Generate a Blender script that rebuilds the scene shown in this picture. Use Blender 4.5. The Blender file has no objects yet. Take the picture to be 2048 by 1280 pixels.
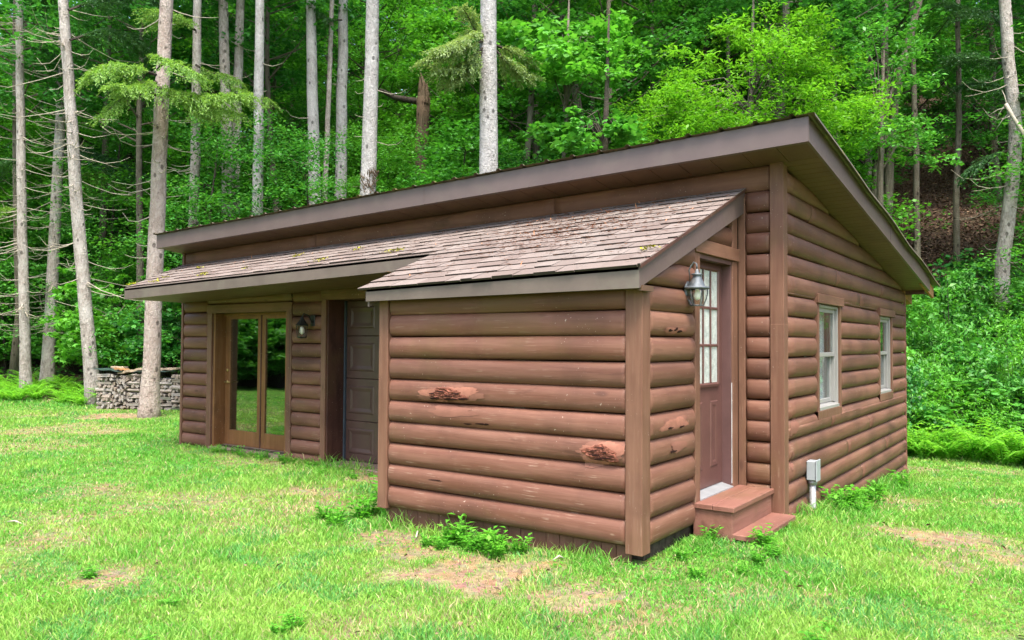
import bpy, math, random
import numpy as np
from mathutils import Vector, Matrix

random.seed(7); RNG = np.random.default_rng(11)
scn = bpy.context.scene
COL = scn.collection

# ------------------------------------------------------------------ camera numbers (solved from the photograph)
CA, CB, CC = -0.6236, 0.0289, 0.0057
POS = np.array([2.0939, -7.0642, 1.6512]); FPX = 1556.33
_f = np.array([math.sin(CA)*math.cos(CB), math.cos(CA)*math.cos(CB), math.sin(CB)])
_r0 = np.array([math.cos(CA), -math.sin(CA), 0.0]); _u0 = np.cross(_r0, _f)
CR = _r0*math.cos(CC)+_u0*math.sin(CC); CU = -_r0*math.sin(CC)+_u0*math.cos(CC); CF = _f

def at(U, V, w):
    "world point seen at photo pixel U,V at distance w along the view axis (survey helper)"
    return POS + w*((U-1024)/FPX*CR - (V-640)/FPX*CU + CF)
def depth_of(x, y): return (x-POS[0])*CF[0] + (y-POS[1])*CF[1]
def side_of(x, y): return ((x-POS[0])*CR[0] + (y-POS[1])*CR[1])

# ------------------------------------------------------------------ noise / terrain
def vnoise(x, y, seed=0):
    x = np.asarray(x, float); y = np.asarray(y, float)
    xi = np.floor(x).astype(np.int64); yi = np.floor(y).astype(np.int64)
    fx = x-xi; fy = y-yi; fx = fx*fx*(3-2*fx); fy = fy*fy*(3-2*fy)
    def h(a, b):
        n = (a*374761393 + b*668265263 + seed*982451653) & 0x7fffffff
        n = ((n ^ (n >> 13))*1274126177) & 0x7fffffff
        return ((n ^ (n >> 16)) & 0xffff)/65535.0
    return (h(xi, yi)*(1-fx)+h(xi+1, yi)*fx)*(1-fy)+(h(xi, yi+1)*(1-fx)+h(xi+1, yi+1)*fx)*fy
def fbm(x, y, seed=0, o=3):
    s = 0; a = .5; t = 0
    for i in range(o):
        s = s+a*vnoise(np.asarray(x)*2**i, np.asarray(y)*2**i, seed+i); t += a; a *= .55
    return s/t
def yedge(x):
    return np.interp(x, [-60, -30, -20, -17.6, -15, -11, -9.5, 0, 5, 20, 60], [-2, 1, 2.4, 2.8, 4.6, 8, 8.9, 10.0, 11.2, 14, 20])
def ground(x, y):
    x = np.asarray(x, float); y = np.asarray(y, float)
    s = np.clip((x+7)/5.5, 0, 1); s = s*s*(3-2*s)
    z = 0.085*np.exp(-((x+.2)**2+(y+.9)**2)/3.5) - .06*np.clip(y-.7, 0, 10)*s
    d = np.clip((y-yedge(x))*.93, 0, None)
    z = z + .48*(np.sqrt(d*d+9)-3) + .35*(fbm(x*.12, y*.12, 5)-.5)*np.clip(d/6, 0, 1)
    z = z + .03*(fbm(x*.7, y*.7, 9)-.5)*np.clip((np.abs(x+4.5)-5)/2+np.abs(y-2)/4-.9, 0, 1)
    return z
def gz(x, y): return float(ground(x, y))

# ------------------------------------------------------------------ object helpers
def tag(o, label=None, cat=None, group=None, kind=None):
    if label: o['label'] = label
    if cat: o['category'] = cat
    if group: o['group'] = group
    if kind: o['kind'] = kind
    return o
def empty(name, loc, label, cat, group=None, rz=0):
    o = bpy.data.objects.new(name, None); COL.objects.link(o)
    o.location = loc; o.rotation_euler = (0, 0, rz); o.empty_display_size = .2
    return tag(o, label, cat, group)
def link(name, me, mat, parent=None, off=None):
    o = bpy.data.objects.new(name, me); COL.objects.link(o)
    if mat is not None and not me.materials: me.materials.append(mat)
    if parent is not None:
        o.parent = parent
        if off is not None: o.location = (-off[0], -off[1], -off[2])
    return o
def np_mesh(name, V, F, smooth=False, col=None):
    me = bpy.data.meshes.new(name); V = np.asarray(V, np.float32); F = np.asarray(F, np.int32)
    n, k = F.shape
    me.vertices.add(len(V)); me.vertices.foreach_set('co', V.ravel())
    me.loops.add(n*k); me.loops.foreach_set('vertex_index', F.ravel())
    me.polygons.add(n); me.polygons.foreach_set('loop_start', np.arange(0, n*k, k, dtype=np.int32))
    if smooth: me.polygons.foreach_set('use_smooth', np.ones(n, bool))
    if col is not None:
        a = me.color_attributes.new('tint', 'FLOAT_COLOR', 'POINT')
        c = np.ones((len(V), 4), np.float32); c[:, :3] = col; a.data.foreach_set('color', c.ravel())
    me.update(calc_edges=True); return me
class MB:
    def __init__(s): s.v = []; s.f = []
    def add(s, v, f):
        b = len(s.v); s.v += [tuple(map(float, p)) for p in v]; s.f += [tuple(i+b for i in q) for q in f]; return s
    def box(s, x0, x1, y0, y1, z0, z1):
        return s.hexa([(x0,y0,z0),(x1,y0,z0),(x1,y1,z0),(x0,y1,z0),(x0,y0,z1),(x1,y0,z1),(x1,y1,z1),(x0,y1,z1)])
    def hexa(s, p): return s.add(p, [(0,3,2,1),(4,5,6,7),(0,1,5,4),(1,2,6,5),(2,3,7,6),(3,0,4,7)])
    def bbox(s, x0, x1, y0, y1, z0, z1, b=.006):
        "box with its vertical and horizontal edges eased (chamfer)"
        c = [(x0,x1),(y0,y1),(z0,z1)]; P = []; idx = {}
        for i in (0,1):
            for j in (0,1):
                for k in (0,1):
                    base = [c[0][i], c[1][j], c[2][k]]; sg = [(1,-1)[i], (1,-1)[j], (1,-1)[k]]
                    for ax in range(3):
                        q = [base[t]+(0 if t == ax else sg[t]*b) for t in range(3)]
                        idx[(i,j,k,ax)] = len(P); P.append(q)
        F = []
        for ax in range(3):
            o = [t for t in range(3) if t != ax]
            for e in (0,1):
                q = []
                for (m, n) in ((0,0),(1,0),(1,1),(0,1)):
                    kk = [0,0,0]; kk[ax] = e; kk[o[0]] = m; kk[o[1]] = n; q.append(idx[(*kk, ax)])
                if (e == 0) ^ (ax == 1): q = q[::-1]
                F.append(q)
        for ax in range(3):
            o = [t for t in range(3) if t != ax]
            for m in (0,1):
                for n in (0,1):
                    k0 = [0,0,0]; k0[o[0]] = m; k0[o[1]] = n; k1 = list(k0); k1[ax] = 1
                    F.append([idx[(*k0,o[0])], idx[(*k1,o[0])], idx[(*k1,o[1])], idx[(*k0,o[1])]])
        for i in (0,1):
            for j in (0,1):
                for k in (0,1): F.append([idx[(i,j,k,0)], idx[(i,j,k,1)], idx[(i,j,k,2)]])
        return s.add(P, F)
    def beam(s, p, q, w, h, up=(0,0,1)):
        p = Vector(p); q = Vector(q); d = (q-p).normalized(); sd = d.cross(Vector(up)).normalized(); u = sd.cross(d)
        a = [p-sd*w/2-u*h/2, p+sd*w/2-u*h/2, p+sd*w/2+u*h/2, p-sd*w/2+u*h/2]; b = [x+(q-p) for x in a]
        return s.add(a+b, [(3,2,1,0),(4,5,6,7),(0,1,5,4),(1,2,6,5),(2,3,7,6),(3,0,4,7)])
    def tube(s, pts, rad, n=8, cap=True, flute=0):
        pts = [Vector(p) for p in pts]; b = len(s.v); m = len(pts); ref = None
        for i, p in enumerate(pts):
            d = (pts[min(i+1, m-1)]-pts[max(i-1, 0)]).normalized()
            if ref is None: ref = d.orthogonal().normalized()
            a = (ref-d*ref.dot(d)).normalized(); ref = a; c = d.cross(a)
            for k in range(n):
                t = 2*math.pi*k/n; r = rad[i]*(1+flute*math.sin(3*t+i*.35)*.5+flute*math.sin(5*t+1.3*i)*.4)
                s.v.append(tuple(p+(a*math.cos(t)+c*math.sin(t))*r))
        for i in range(m-1):
            for k in range(n):
                k2 = (k+1) % n
                s.f.append((b+i*n+k, b+i*n+k2, b+(i+1)*n+k2, b+(i+1)*n+k))
        if cap:
            s.f.append(tuple(b+k for k in range(n))[::-1]); s.f.append(tuple(b+(m-1)*n+k for k in range(n)))
        return s
    def lathe(s, prof, c, n=16):
        b = len(s.v)
        for r, z in prof:
            for k in range(n): t = 2*math.pi*k/n; s.v.append((c[0]+r*math.cos(t), c[1]+r*math.sin(t), c[2]+z))
        for i in range(len(prof)-1):
            for k in range(n): k2 = (k+1) % n; s.f.append((b+i*n+k, b+i*n+k2, b+(i+1)*n+k2, b+(i+1)*n+k))
        return s
    def build(s, name, mat, parent=None, off=None, smooth=False):
        me = bpy.data.meshes.new(name); me.from_pydata(s.v, [], s.f)
        if smooth: me.polygons.foreach_set('use_smooth', np.ones(len(me.polygons), bool))
        me.update(); return link(name, me, mat, parent, off)

# ------------------------------------------------------------------ materials
def newmat(name):
    m = bpy.data.materials.new(name); m.use_nodes = True; nt = m.node_tree; nt.nodes.clear()
    out = nt.nodes.new('ShaderNodeOutputMaterial'); return m, nt, out
class G:
    def __init__(s, nt): s.nt = nt
    def n(s, t, props=None, **inp):
        nd = s.nt.nodes.new('ShaderNode'+t)
        for k, v in (props or {}).items(): setattr(nd, k, v)
        for k, v in inp.items():
            k = k.replace('_', ' ')
            sock = nd.inputs[int(k[1:])] if k[0] == 'i' and k[1:].isdigit() else nd.inputs[k]
            if isinstance(v, bpy.types.NodeSocket): s.nt.links.new(v, sock)
            elif isinstance(v, bpy.types.Node): s.nt.links.new(v.outputs[0], sock)
            else: sock.default_value = v
        return nd
    def math(s, op, a, b=0.0, clamp=False): return s.n('Math', {'operation': op, 'use_clamp': clamp}, i0=a, i1=b).outputs[0]
    def mix(s, fac, a, b, mode='MIX'):
        nd = s.n('Mix', {'data_type': 'RGBA', 'blend_type': mode})
        for i, v in ((0, fac), (6, a), (7, b)):
            if isinstance(v, (bpy.types.NodeSocket)): s.nt.links.new(v, nd.inputs[i])
            else: nd.inputs[i].default_value = v if i == 0 else (*v, 1)[:4]
        return nd.outputs[2]
    def ramp(s, fac, lo, hi): return s.n('MapRange', {'clamp': True}, Value=fac, From_Min=lo, From_Max=hi).outputs[0]
    def noise(s, vec, scale, detail=4, rough=.55, dist=0): return s.n('TexNoise', Vector=vec, Scale=scale, Detail=detail, Roughness=rough, Distortion=dist).outputs[0]
    def map(s, vec, sc, loc=(0,0,0)): return s.n('Mapping', Vector=vec, Scale=sc, Location=loc).outputs[0]
    def objco(s): return s.n('TexCoord').outputs['Object']
    def bsdf(s, col, rough, spec=.4, normal=None, metal=0.0):
        k = dict(Base_Color=col if isinstance(col, bpy.types.NodeSocket) else (*col, 1)[:4], Roughness=rough, Metallic=metal)
        nd = s.n('BsdfPrincipled', **k); nd.inputs['Specular IOR Level'].default_value = spec
        if normal is not None: s.nt.links.new(normal, nd.inputs['Normal'])
        return nd
    def bump(s, h, strength=.3, dist=.01): return s.n('Bump', Height=h, Strength=strength, Distance=dist).outputs[0]
def done(nt, out, sh): nt.links.new(sh.outputs[0] if isinstance(sh, bpy.types.Node) else sh, out.inputs['Surface'])

def paint_mat(name, axis, base, light, dark, perlog=True, rough=.55, worn=.3, z0=2.29):
    "weathered stain on timber, grain along the given axis"
    m, nt, out = newmat(name); g = G(nt); co = g.objco()
    st = {'x': (1.1, 16, 16), 'y': (16, 1.1, 16), 'z': (16, 16, 1.1)}[axis]
    fine = {'x': (3, 90, 90), 'y': (90, 3, 90), 'z': (90, 90, 3)}[axis]
    n1 = g.noise(g.map(co, st), 1.0, 5, .6, .4); n2 = g.noise(g.map(co, fine), 1.0, 3, .6)
    n3 = g.noise(co, 1.3, 4, .6); n4 = g.noise(co, 7.0, 3, .5)
    c = g.mix(g.ramp(n1, .36, .66), base, light)
    c = g.mix(g.math('MULTIPLY', g.ramp(n3, .46, .66), .6), c, dark)
    n7 = g.noise(g.map(co, tuple(.5 if q < 4 else 3.2 for q in st), (3, 1, 5)), 1.0, 5, .7, .8); c = g.mix(g.math('MULTIPLY', g.ramp(n7, .58, .70), .55), c, tuple(q*.55 for q in dark))
    # thin pale scuffs where the stain has worn
    wv = g.math('MULTIPLY', g.ramp(n2, .56, .64), g.ramp(n4, .52, .62))
    zz_ = g.n('SeparateXYZ', Vector=co).outputs[2]; wv = g.math('MULTIPLY', g.math('MULTIPLY', wv, g.ramp(n3, .60, .42)), g.n('MapRange', Value=zz_, From_Min=1.5, From_Max=.4, To_Min=.35, To_Max=1.).outputs[0])
    c = g.mix(g.math('MULTIPLY', wv, worn), c, (.40, .29, .22))
    sp_ = g.noise(co, 55, 2, .5); c = g.mix(g.math('MULTIPLY', g.math('MULTIPLY', g.ramp(sp_, .70, .74), g.ramp(n3, .46, .56)), .8), c, (.50, .40, .33))
    # knots
    vo = g.n('TexVoronoi', {'feature': 'F1'}, Vector=g.map(co, tuple(1.6 if s < 4 else 4.2 for s in st)), Scale=1.0, Randomness=1.0).outputs['Distance']
    c = g.mix(g.math('MULTIPLY', g.ramp(vo, .11, .05), .7), c, dark)
    # olive noise blotches, standing in for green light bounced onto the timber
    n5 = g.noise(g.map(co, (.9, .9, .9), (4, 2, 7)), 1.0, 5, .65)
    c = g.mix(g.math('MULTIPLY', g.ramp(n5, .56, .75), .40), c, (.115, .085, .028))
    if perlog:
        sp = g.n('SeparateXYZ', Vector=co).outputs[2]
        idx = g.math('FLOOR', g.math('DIVIDE', g.math('SUBTRACT', z0, sp), .19))
        wn = g.n('TexWhiteNoise', {'noise_dimensions': '1D'}, W=idx).outputs[0]
        v = g.n('MapRange', Value=wn, From_Min=0., From_Max=1., To_Min=.84, To_Max=1.14).outputs[0]
        c = g.mix(1.0, c, g.n('CombineXYZ', X=v, Y=v, Z=v).outputs[0], 'MULTIPLY')
    h = g.math('ADD', g.math('MULTIPLY', n1, .7), g.math('MULTIPLY', n2, .35))
    r = g.n('MapRange', Value=n1, From_Min=.3, From_Max=.8, To_Min=rough-.06, To_Max=rough+.16).outputs[0]
    done(nt, out, g.bsdf(c, r, .28, g.bump(h, .5, .008))); return m
def plain_mat(name, col, rough=.5, spec=.4, var=.25, scale=6, bump=.15, metal=0.0, second=None):
    m, nt, out = newmat(name); g = G(nt); co = g.objco()
    n = g.noise(co, scale, 5, .6); n2 = g.noise(co, scale*9, 3, .6)
    d = tuple(c*(1-var) for c in col); l = tuple(min(1, c*(1+var)) for c in col)
    c = g.mix(g.ramp(n, .3, .7), d, l)
    if second: c = g.mix(g.math('MULTIPLY', g.ramp(g.noise(co, scale*.6, 5, .7, .3), .52, .70), .7), c, second)
    done(nt, out, g.bsdf(c, g.n('MapRange', Value=n2, To_Min=max(.02, rough-.08), To_Max=rough+.08).outputs[0], spec, g.bump(n2, bump, .004) if bump else None, metal)); return m
def leaf_mat(name, c1, c2, c3, trans=.4, rough=.45):
    "leaf: hue varies by object and by leaf"
    m, nt, out = newmat(name); g = G(nt)
    oi = g.n('ObjectInfo').outputs['Random']; isl = g.n('NewGeometry').outputs['Random Per Island']
    c = g.mix(oi, c1, c2); c = g.mix(g.math('MULTIPLY', g.ramp(isl, .45, 1.0), .7), c, c3)
    v = g.n('MapRange', Value=g.math('FRACT', g.math('MULTIPLY', isl, 7.31)), To_Min=.7, To_Max=1.25).outputs[0]
    c = g.mix(1.0, c, g.n('CombineXYZ', X=v, Y=v, Z=v).outputs[0], 'MULTIPLY')
    p = g.bsdf(c, rough, .35); t = g.n('BsdfTranslucent', Color=g.mix(1.0, c, (1.25, 1.3, .6), 'MULTIPLY'))
    done(nt, out, g.n('MixShader', Fac=trans, i1=p.outputs[0], i2=t.outputs[0])); return m
def bark_mat(name, c1, c2, c3, sc=(9, 9, 3), lich=.5):
    m, nt, out = newmat(name); g = G(nt); co = g.objco()
    n = g.noise(g.map(co, sc), 1.0, 6, .7, .3); n2 = g.noise(co, 2.2, 4, .6); n3 = g.noise(co, 26, 3, .6)
    c = g.mix(g.ramp(n, .35, .68), c1, c2); c = g.mix(g.math('MULTIPLY', g.ramp(n2, .45, .7), lich), c, c3)
    c = g.mix(g.math('MULTIPLY', g.ramp(n3, .60, .72), .6), c, tuple(x*.45 for x in c1))
    vo = g.n('TexVoronoi', Vector=g.map(co, (5, 5, 3.2)), Scale=1.0, Randomness=1.0).outputs['Distance']
    c = g.mix(g.math('MULTIPLY', g.ramp(vo, .22, .14), .75), c, tuple(x*.22 for x in c1))
    done(nt, out, g.bsdf(c, .85, .15, g.bump(g.math('ADD', n, g.math('MULTIPLY', n3, .5)), 1.0, .06))); return m
def tint_mat(name, trans=.35, rough=.5):
    m, nt, out = newmat(name); g = G(nt)
    c = g.n('Attribute', {'attribute_name': 'tint'}).outputs['Color']
    p = g.bsdf(c, rough, .25); t = g.n('BsdfTranslucent', Color=g.mix(1.0, c, (1.2, 1.2, .7), 'MULTIPLY'))
    done(nt, out, g.n('MixShader', Fac=trans, i1=p.outputs[0], i2=t.outputs[0])); return m
def glass_mat(name, r0=.08, tint=(.9, .95, .95)):
    m, nt, out = newmat(name); g = G(nt); co = g.objco()
    nb = g.bump(g.noise(co, 1.4, 2, .5), .05, .05); fc = g.n('LayerWeight', Blend=.5).outputs['Facing']
    fr = g.math('ADD', r0, g.math('MULTIPLY', 1-r0, g.math('POWER', fc, 5.0)))
    gl = g.n('BsdfGlossy', Roughness=.015, Normal=nb); tr = g.n('BsdfTransparent', Color=(*tint, 1))
    done(nt, out, g.n('MixShader', Fac=fr, i1=tr.outputs[0], i2=gl.outputs[0])); return m

BR = (.120, .050, .031); BL = (.165, .078, .053); BD = (.064, .027, .018)
M = {}
M['log_x'] = paint_mat('log stain front', 'x', BR, BL, BD)
M['log_y'] = paint_mat('log stain side', 'y', (.124, .054, .034), (.170, .083, .054), (.068, .031, .020))
M['log_s'] = paint_mat('log stain bump', 'x', (.126, .052, .033), (.172, .082, .056), (.070, .030, .020), worn=.5)
M['trim'] = paint_mat('trim stain upright', 'z', (0.130, 0.060, 0.038), (0.179, 0.091, 0.058), (0.078, 0.037, 0.024), False)
M['trim_h'] = paint_mat('trim stain level', 'x', (0.130, 0.060, 0.038), (0.179, 0.091, 0.058), (0.078, 0.037, 0.024), False)
M['trim_y'] = paint_mat('trim stain level side', 'y', (0.135, 0.063, 0.039), (0.184, 0.093, 0.059), (0.080, 0.038, 0.025), False)
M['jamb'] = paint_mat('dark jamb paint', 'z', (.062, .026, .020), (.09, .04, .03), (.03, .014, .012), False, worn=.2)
M['step'] = paint_mat('red brown step paint', 'y', (.175, .076, .056), (.215, .100, .075), (.125, .055, .04), False, worn=.35)
M['skirt'] = paint_mat('skirting stain', 'z', (.115, .050, .036), (.15, .07, .05), (.07, .03, .022), False)
M['fascia'] = plain_mat('brown coil metal fascia', (.100, .070, .065), .42, .5, .10, 3, .05, second=(.115, .088, .074))
M['fascia_old'] = plain_mat('weathered porch fascia', (.112, .086, .073), .55, .35, .16, 3, .1, second=(.14, .126, .098))
M['soffit'] = plain_mat('brown soffit', (.105, .060, .038), .5, .35, .15, 4, .05)
M['soffit_y'] = plain_mat('brown vented soffit', (.120, .072, .042), .5, .35, .15, 4, .05)
M['roof'] = plain_mat('mossy green-lit ribbed roof metal', (.085, .065, .045), .55, .4, .3, 5, .1, second=(.20, .19, .03))  # yellow-green mottle: moss, strengthened to paint the green light on the rake edge
M['wood'] = paint_mat('varnished door wood', 'z', (0.156, 0.070, 0.027), (0.213, 0.100, 0.043), (0.094, 0.043, 0.019), False, .35, .3)
M['sill'] = plain_mat('grey weathered sill', (.23, .17, .13), .7, .2, .3, 12, .3)
M['gar'] = plain_mat('dark brown garage door paint', (.074, .041, .034), .38, .45, .15, 5, .05)
M['door'] = plain_mat('plum brown door paint', (.100, .046, .040), .40, .45, .12, 5, .05)
M['djamb'] = plain_mat('dusky plum jamb', (.105, .055, .052), .45, .4, .15, 5, .05)
M['blue'] = plain_mat('slate weather strip', (.045, .06, .08), .5)
M['vinyl'] = plain_mat('grey white window vinyl', (.255, .25, .24), .4, .4, .06, 4, .02)
M['alu'] = plain_mat('dull aluminium', (.30, .315, .33), .38, .5, .12, 10, .05, .3)
M['white'] = plain_mat('white strip', (.45, .45, .45), .5)
M['curtain'] = plain_mat('pale lace curtain', (.72, .78, .82), .9, .1, .25, 22, .2)
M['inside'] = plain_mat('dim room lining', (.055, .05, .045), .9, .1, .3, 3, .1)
M['floor'] = plain_mat('room floor', (.09, .07, .055), .8, .2, .3, 3, .1)
M['brass'] = plain_mat('dull brass', (.45, .32, .13), .35, .5, .1, 8, .02, .8)
M['lamp'] = plain_mat('weathered lamp metal', (.10, .115, .13), .55, .5, .35, 30, .2, .4, second=(.22, .21, .20))
M['lampb'] = plain_mat('black lamp metal', (.022, .022, .022), .45, .5, .2, 20, .1, .3)
M['bulb'] = plain_mat('frosted bulb', (.82, .80, .74), .35, .4, .03, 4, 0)
M['gbox'] = plain_mat('grey electric box', (.27, .295, .31), .45, .4, .08, 8, .04)
M['pipe'] = plain_mat('galvanised conduit', (.38, .38, .38), .45, .5, .2, 14, .1, .4, second=(.30, .27, .24))
M['patch'] = plain_mat('bare filler', (.270, .118, .082), .8, .15, .18, 14, .5)
M['smear'] = plain_mat('pale stain smear', (.185, .083, .058), .65, .2, .12, 8, .2)
M['hole'] = plain_mat('rotten hole', (.028, .012, .010), .9, .1, .3, 20, .3)
M['chew'] = plain_mat('chewed wood', (.160, .060, .040), .85, .1, .5, 30, .8)
M['tail'] = plain_mat('raw rafter timber', (.30, .16, .07), .7, .2, .3, 10, .3)
M['moss'] = plain_mat('yellow moss', (.26, .25, .02), .9, .1, .4, 20, .6)
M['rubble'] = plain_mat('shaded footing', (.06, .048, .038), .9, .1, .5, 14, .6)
M['glass'] = glass_mat('door glass', .27); M['glass_w'] = glass_mat('window glass', .14); M['glass_l'] = glass_mat('lamp glass', .05, (.97, .97, .95))
m, nt, out = newmat('weathered shingle'); g = G(nt); co = g.objco(); isl = g.n('NewGeometry').outputs['Random Per Island']
c = g.mix(isl, (.145, .112, .098), (.205, .170, .152)); c = g.mix(g.math('MULTIPLY', g.ramp(g.noise(co, 1.1, 5, .65), .45, .7), .55), c, (.190, .172, .155))
c = g.mix(g.math('MULTIPLY', g.ramp(g.noise(co, 160, 2, .6), .5, .72), .45), c, (.085, .055, .047))
done(nt, out, g.bsdf(c, .9, .12, g.bump(g.noise(co, 220, 2), .5, .004))); M['shingle'] = m
M['edge_shadow'] = plain_mat('shingle edge shadow', (.055, .043, .037), .95, .1)  # cut edges darkened to paint the shadow lines between shingle courses
m, nt, out = newmat('split firewood'); g = G(nt); co = g.objco(); oi = g.n('ObjectInfo').outputs['Random']
c = g.mix(oi, (.25, .205, .165), (.37, .35, .33)); n = g.noise(g.map(co, (3, 40, 40)), 1.0, 4, .6); c = g.mix(g.ramp(n, .4, .7), c, (.11, .08, .06))
done(nt, out, g.bsdf(c, .9, .1, g.bump(n, .6, .01))); M['fire'] = m
M['sheet'] = plain_mat('dark green sheet', (.03, .055, .05), .4, .4, .3, 5)
M['slab'] = plain_mat('bark slab', (.32, .25, .18), .9, .1, .4, 9, .6)
M['needle_lit'] = plain_mat('fallen pine needles', (.36, .17, .085), .9, .1, .35, 20, .2)

M['bark_spruce'] = bark_mat('spruce bark', (0.215, 0.184, 0.162), (0.460, 0.414, 0.384), (0.583, 0.552, 0.529), (18, 18, 8))
M['bark_red'] = bark_mat('reddish spruce bark', (.25, .19, .165), (.45, .375, .335), (.54, .47, .435), (18, 18, 8))
M['bark_pine'] = bark_mat('pale smooth bark', (0.237, 0.225, 0.219), (0.438, 0.425, 0.425), (0.525, 0.512, 0.525), (16, 16, 9))
M['bark_oak'] = bark_mat('furrowed bark', (.085, .070, .052), (.17, .145, .115), (.20, .20, .15), (18, 18, 2.2))
M['bark_dark'] = bark_mat('dark wet bark', (.035, .027, .022), (.075, .060, .050), (.10, .10, .07), (14, 14, 3))
M['bark_snag'] = bark_mat('bare brown snag wood', (.10, .068, .045), (.18, .125, .085), (.17, .14, .09), (20, 20, 1.6))
M['twig'] = plain_mat('dead bare twig', (.36, .32, .26), .9, .1, .3, 10, .1)
M['leaf_a'] = leaf_mat('maple leaf', (.032, .185, .028), (.115, .350, .030), (.120, .390, .060))
M['leaf_b'] = leaf_mat('yellow green leaf', (.105, .310, .020), (.120, .330, .022), (.190, .400, .045), .5)
M['leaf_c'] = leaf_mat('deep green leaf', (.026, .150, .036), (.070, .250, .036), (.085, .310, .060))
M['leaf_d'] = leaf_mat('shrub leaf', (.030, .170, .034), (.100, .340, .040), (.150, .400, .070))
M['fern'] = leaf_mat('fern green', (.140, .400, .030), (.175, .450, .040), (.230, .500, .060), .5)
M['needle'] = leaf_mat('spruce needles', (0.155, 0.311, 0.068), (0.176, 0.331, 0.074), (0.297, 0.446, 0.115), .35)
M['needle_d'] = leaf_mat('blue green needles', (.036, .110, .040), (.050, .140, .050), (.080, .190, .065), .25)
M['needle_p'] = leaf_mat('pale pine needles', (0.210, 0.315, 0.119), (0.224, 0.329, 0.126), (0.322, 0.406, 0.175), .35)
M['grass'] = tint_mat('grass blade', .40)
M['weed'] = leaf_mat('weed leaf', (.085, .320, .026), (.115, .380, .030), (.180, .440, .060), .45)

# ------------------------------------------------------------------ camera, world, sun
cam = bpy.data.cameras.new('camera'); co_ = bpy.data.objects.new('camera', cam); COL.objects.link(co_)
cam.sensor_width = 36; cam.lens = FPX/2048*36; cam.clip_end = 600; cam.clip_start = .05
co_.matrix_world = Matrix(((CR[0], CU[0], -CF[0], POS[0]), (CR[1], CU[1], -CF[1], POS[1]), (CR[2], CU[2], -CF[2], POS[2]), (0, 0, 0, 1)))
scn.camera = co_
SUN_EL, SUN_AZ = math.radians(64), math.radians(140)      # azimuth clockwise from +Y
w = bpy.data.worlds.new('World'); scn.world = w; w.use_nodes = True
sky = w.node_tree.nodes.new('ShaderNodeTexSky'); sky.sky_type = 'NISHITA'; sky.sun_disc = False
sky.sun_elevation = SUN_EL; sky.sun_rotation = SUN_AZ; sky.air_density = 1.0; sky.dust_density = 4.0; sky.ozone_density = .6
bg = w.node_tree.nodes['Background']; bg.inputs[1].default_value = .15; w.node_tree.links.new(sky.outputs[0], bg.inputs[0])
sl = bpy.data.lights.new('sun', 'SUN'); sl.energy = 1.75; sl.angle = math.radians(16); sl.color = (1, .95, .86)
so = bpy.data.objects.new('sun', sl); COL.objects.link(so)
sd = Vector((math.sin(SUN_AZ)*math.cos(SUN_EL), math.cos(SUN_AZ)*math.cos(SUN_EL), math.sin(SUN_EL)))
so.rotation_euler = sd.to_track_quat('Z', 'Y').to_euler(); so.location = (6, -10, 20)
scn.view_settings.view_transform = 'Standard'; scn.view_settings.look = 'None'
scn.view_settings.exposure = 1.95; scn.view_settings.gamma = 1
scn.render.engine = 'CYCLES'; scn.cycles.max_bounces = 7; scn.cycles.diffuse_bounces = 4; scn.cycles.transparent_max_bounces = 12
scn.cycles.glossy_bounces = 3; scn.cycles.transmission_bounces = 4; scn.cycles.caustics_reflective = False; scn.cycles.caustics_refractive = False

# ------------------------------------------------------------------ the ground
def bare(x, y):
    "1 where the turf is thin and the dry soil shows"
    b = fbm(x*.75+3, y*.75, 21, 4)
    b = np.clip((b-.55)/.16, 0, 1)*.62
    for (bx, by, r, s) in ((1.15, .35, .75, 1.), (1.9, .1, .6, .8), (-1.3, -2.75, .8, 1.), (-.45, -2.75, .5, .9), (-2.0, -2.5, .5, .9), (-4.6, -1.4, .8, .9), (-3.5, -1.3, .4, .8),
                           (-4.35, .0, 1.3, 1.), (-4.7, -.35, .6, 1.), (-3.3, -4.3, .5, .9), (-1.0, -3.6, .45, .6), (-2.55, -2.35, .45, 1.), (-14.6, 1.6, 1.2, .9), (-16, .6, .9, .5), (-1.6, -2.35, .6, .5)):
        d = np.hypot(x-bx, (y-by)*1.25)/r + 1.5*(fbm(x*2.2, y*2.2, 33, 4)-.5)
        b = np.maximum(b, .97*s*np.clip((1-d)/.55, 0, 1))
    return b
gx = np.concatenate([np.arange(-90, -24, 2.0), np.arange(-24, 6, .2), np.arange(6, 16, .6), np.arange(16, 71, 3.0)])
gy = np.concatenate([np.arange(-60, -8, 2.5), np.arange(-8, 14, .2), np.arange(14, 40, .9), np.arange(40, 121, 3.0)])
X, Y = np.meshgrid(gx, gy); Z = ground(X, Y) + .018*(fbm(X*3.1, Y*3.1, 44)-.5)
nx, ny = len(gx), len(gy); ii = np.arange(nx*ny).reshape(ny, nx)
F = np.stack([ii[:-1, :-1], ii[:-1, 1:], ii[1:, 1:], ii[1:, :-1]], -1).reshape(-1, 4)
Bm = bare(X, Y).ravel(); inlawn = np.clip((yedge(X)-Y+.3+1.2*(fbm(X*.8, Y*.8, 3)-.5))/1.0, 0, 1).ravel()
soil = np.array([.42, .30, .185]); thatch = np.array([.20, .32, .075]); litter = np.array([.105, .072, .050])
jit = (.8+.4*fbm(X*4, Y*4, 61)).ravel()[:, None]
colr = (thatch*(1-Bm[:, None])+soil*Bm[:, None])*jit
far_ = np.clip((-(X+9)-(Y+2)*.0)/4, 0, 1).ravel()*np.clip((-Y-2)/4, 0, 1).ravel(); colr = colr*(1-far_[:, None])+np.array([.11, .26, .035])*far_[:, None]*jit
colr = colr*inlawn[:, None]+litter*(1-inlawn[:, None])*jit
me = np_mesh('ground', np.stack([X.ravel(), Y.ravel(), Z.ravel()], -1), F, True, colr)
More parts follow.
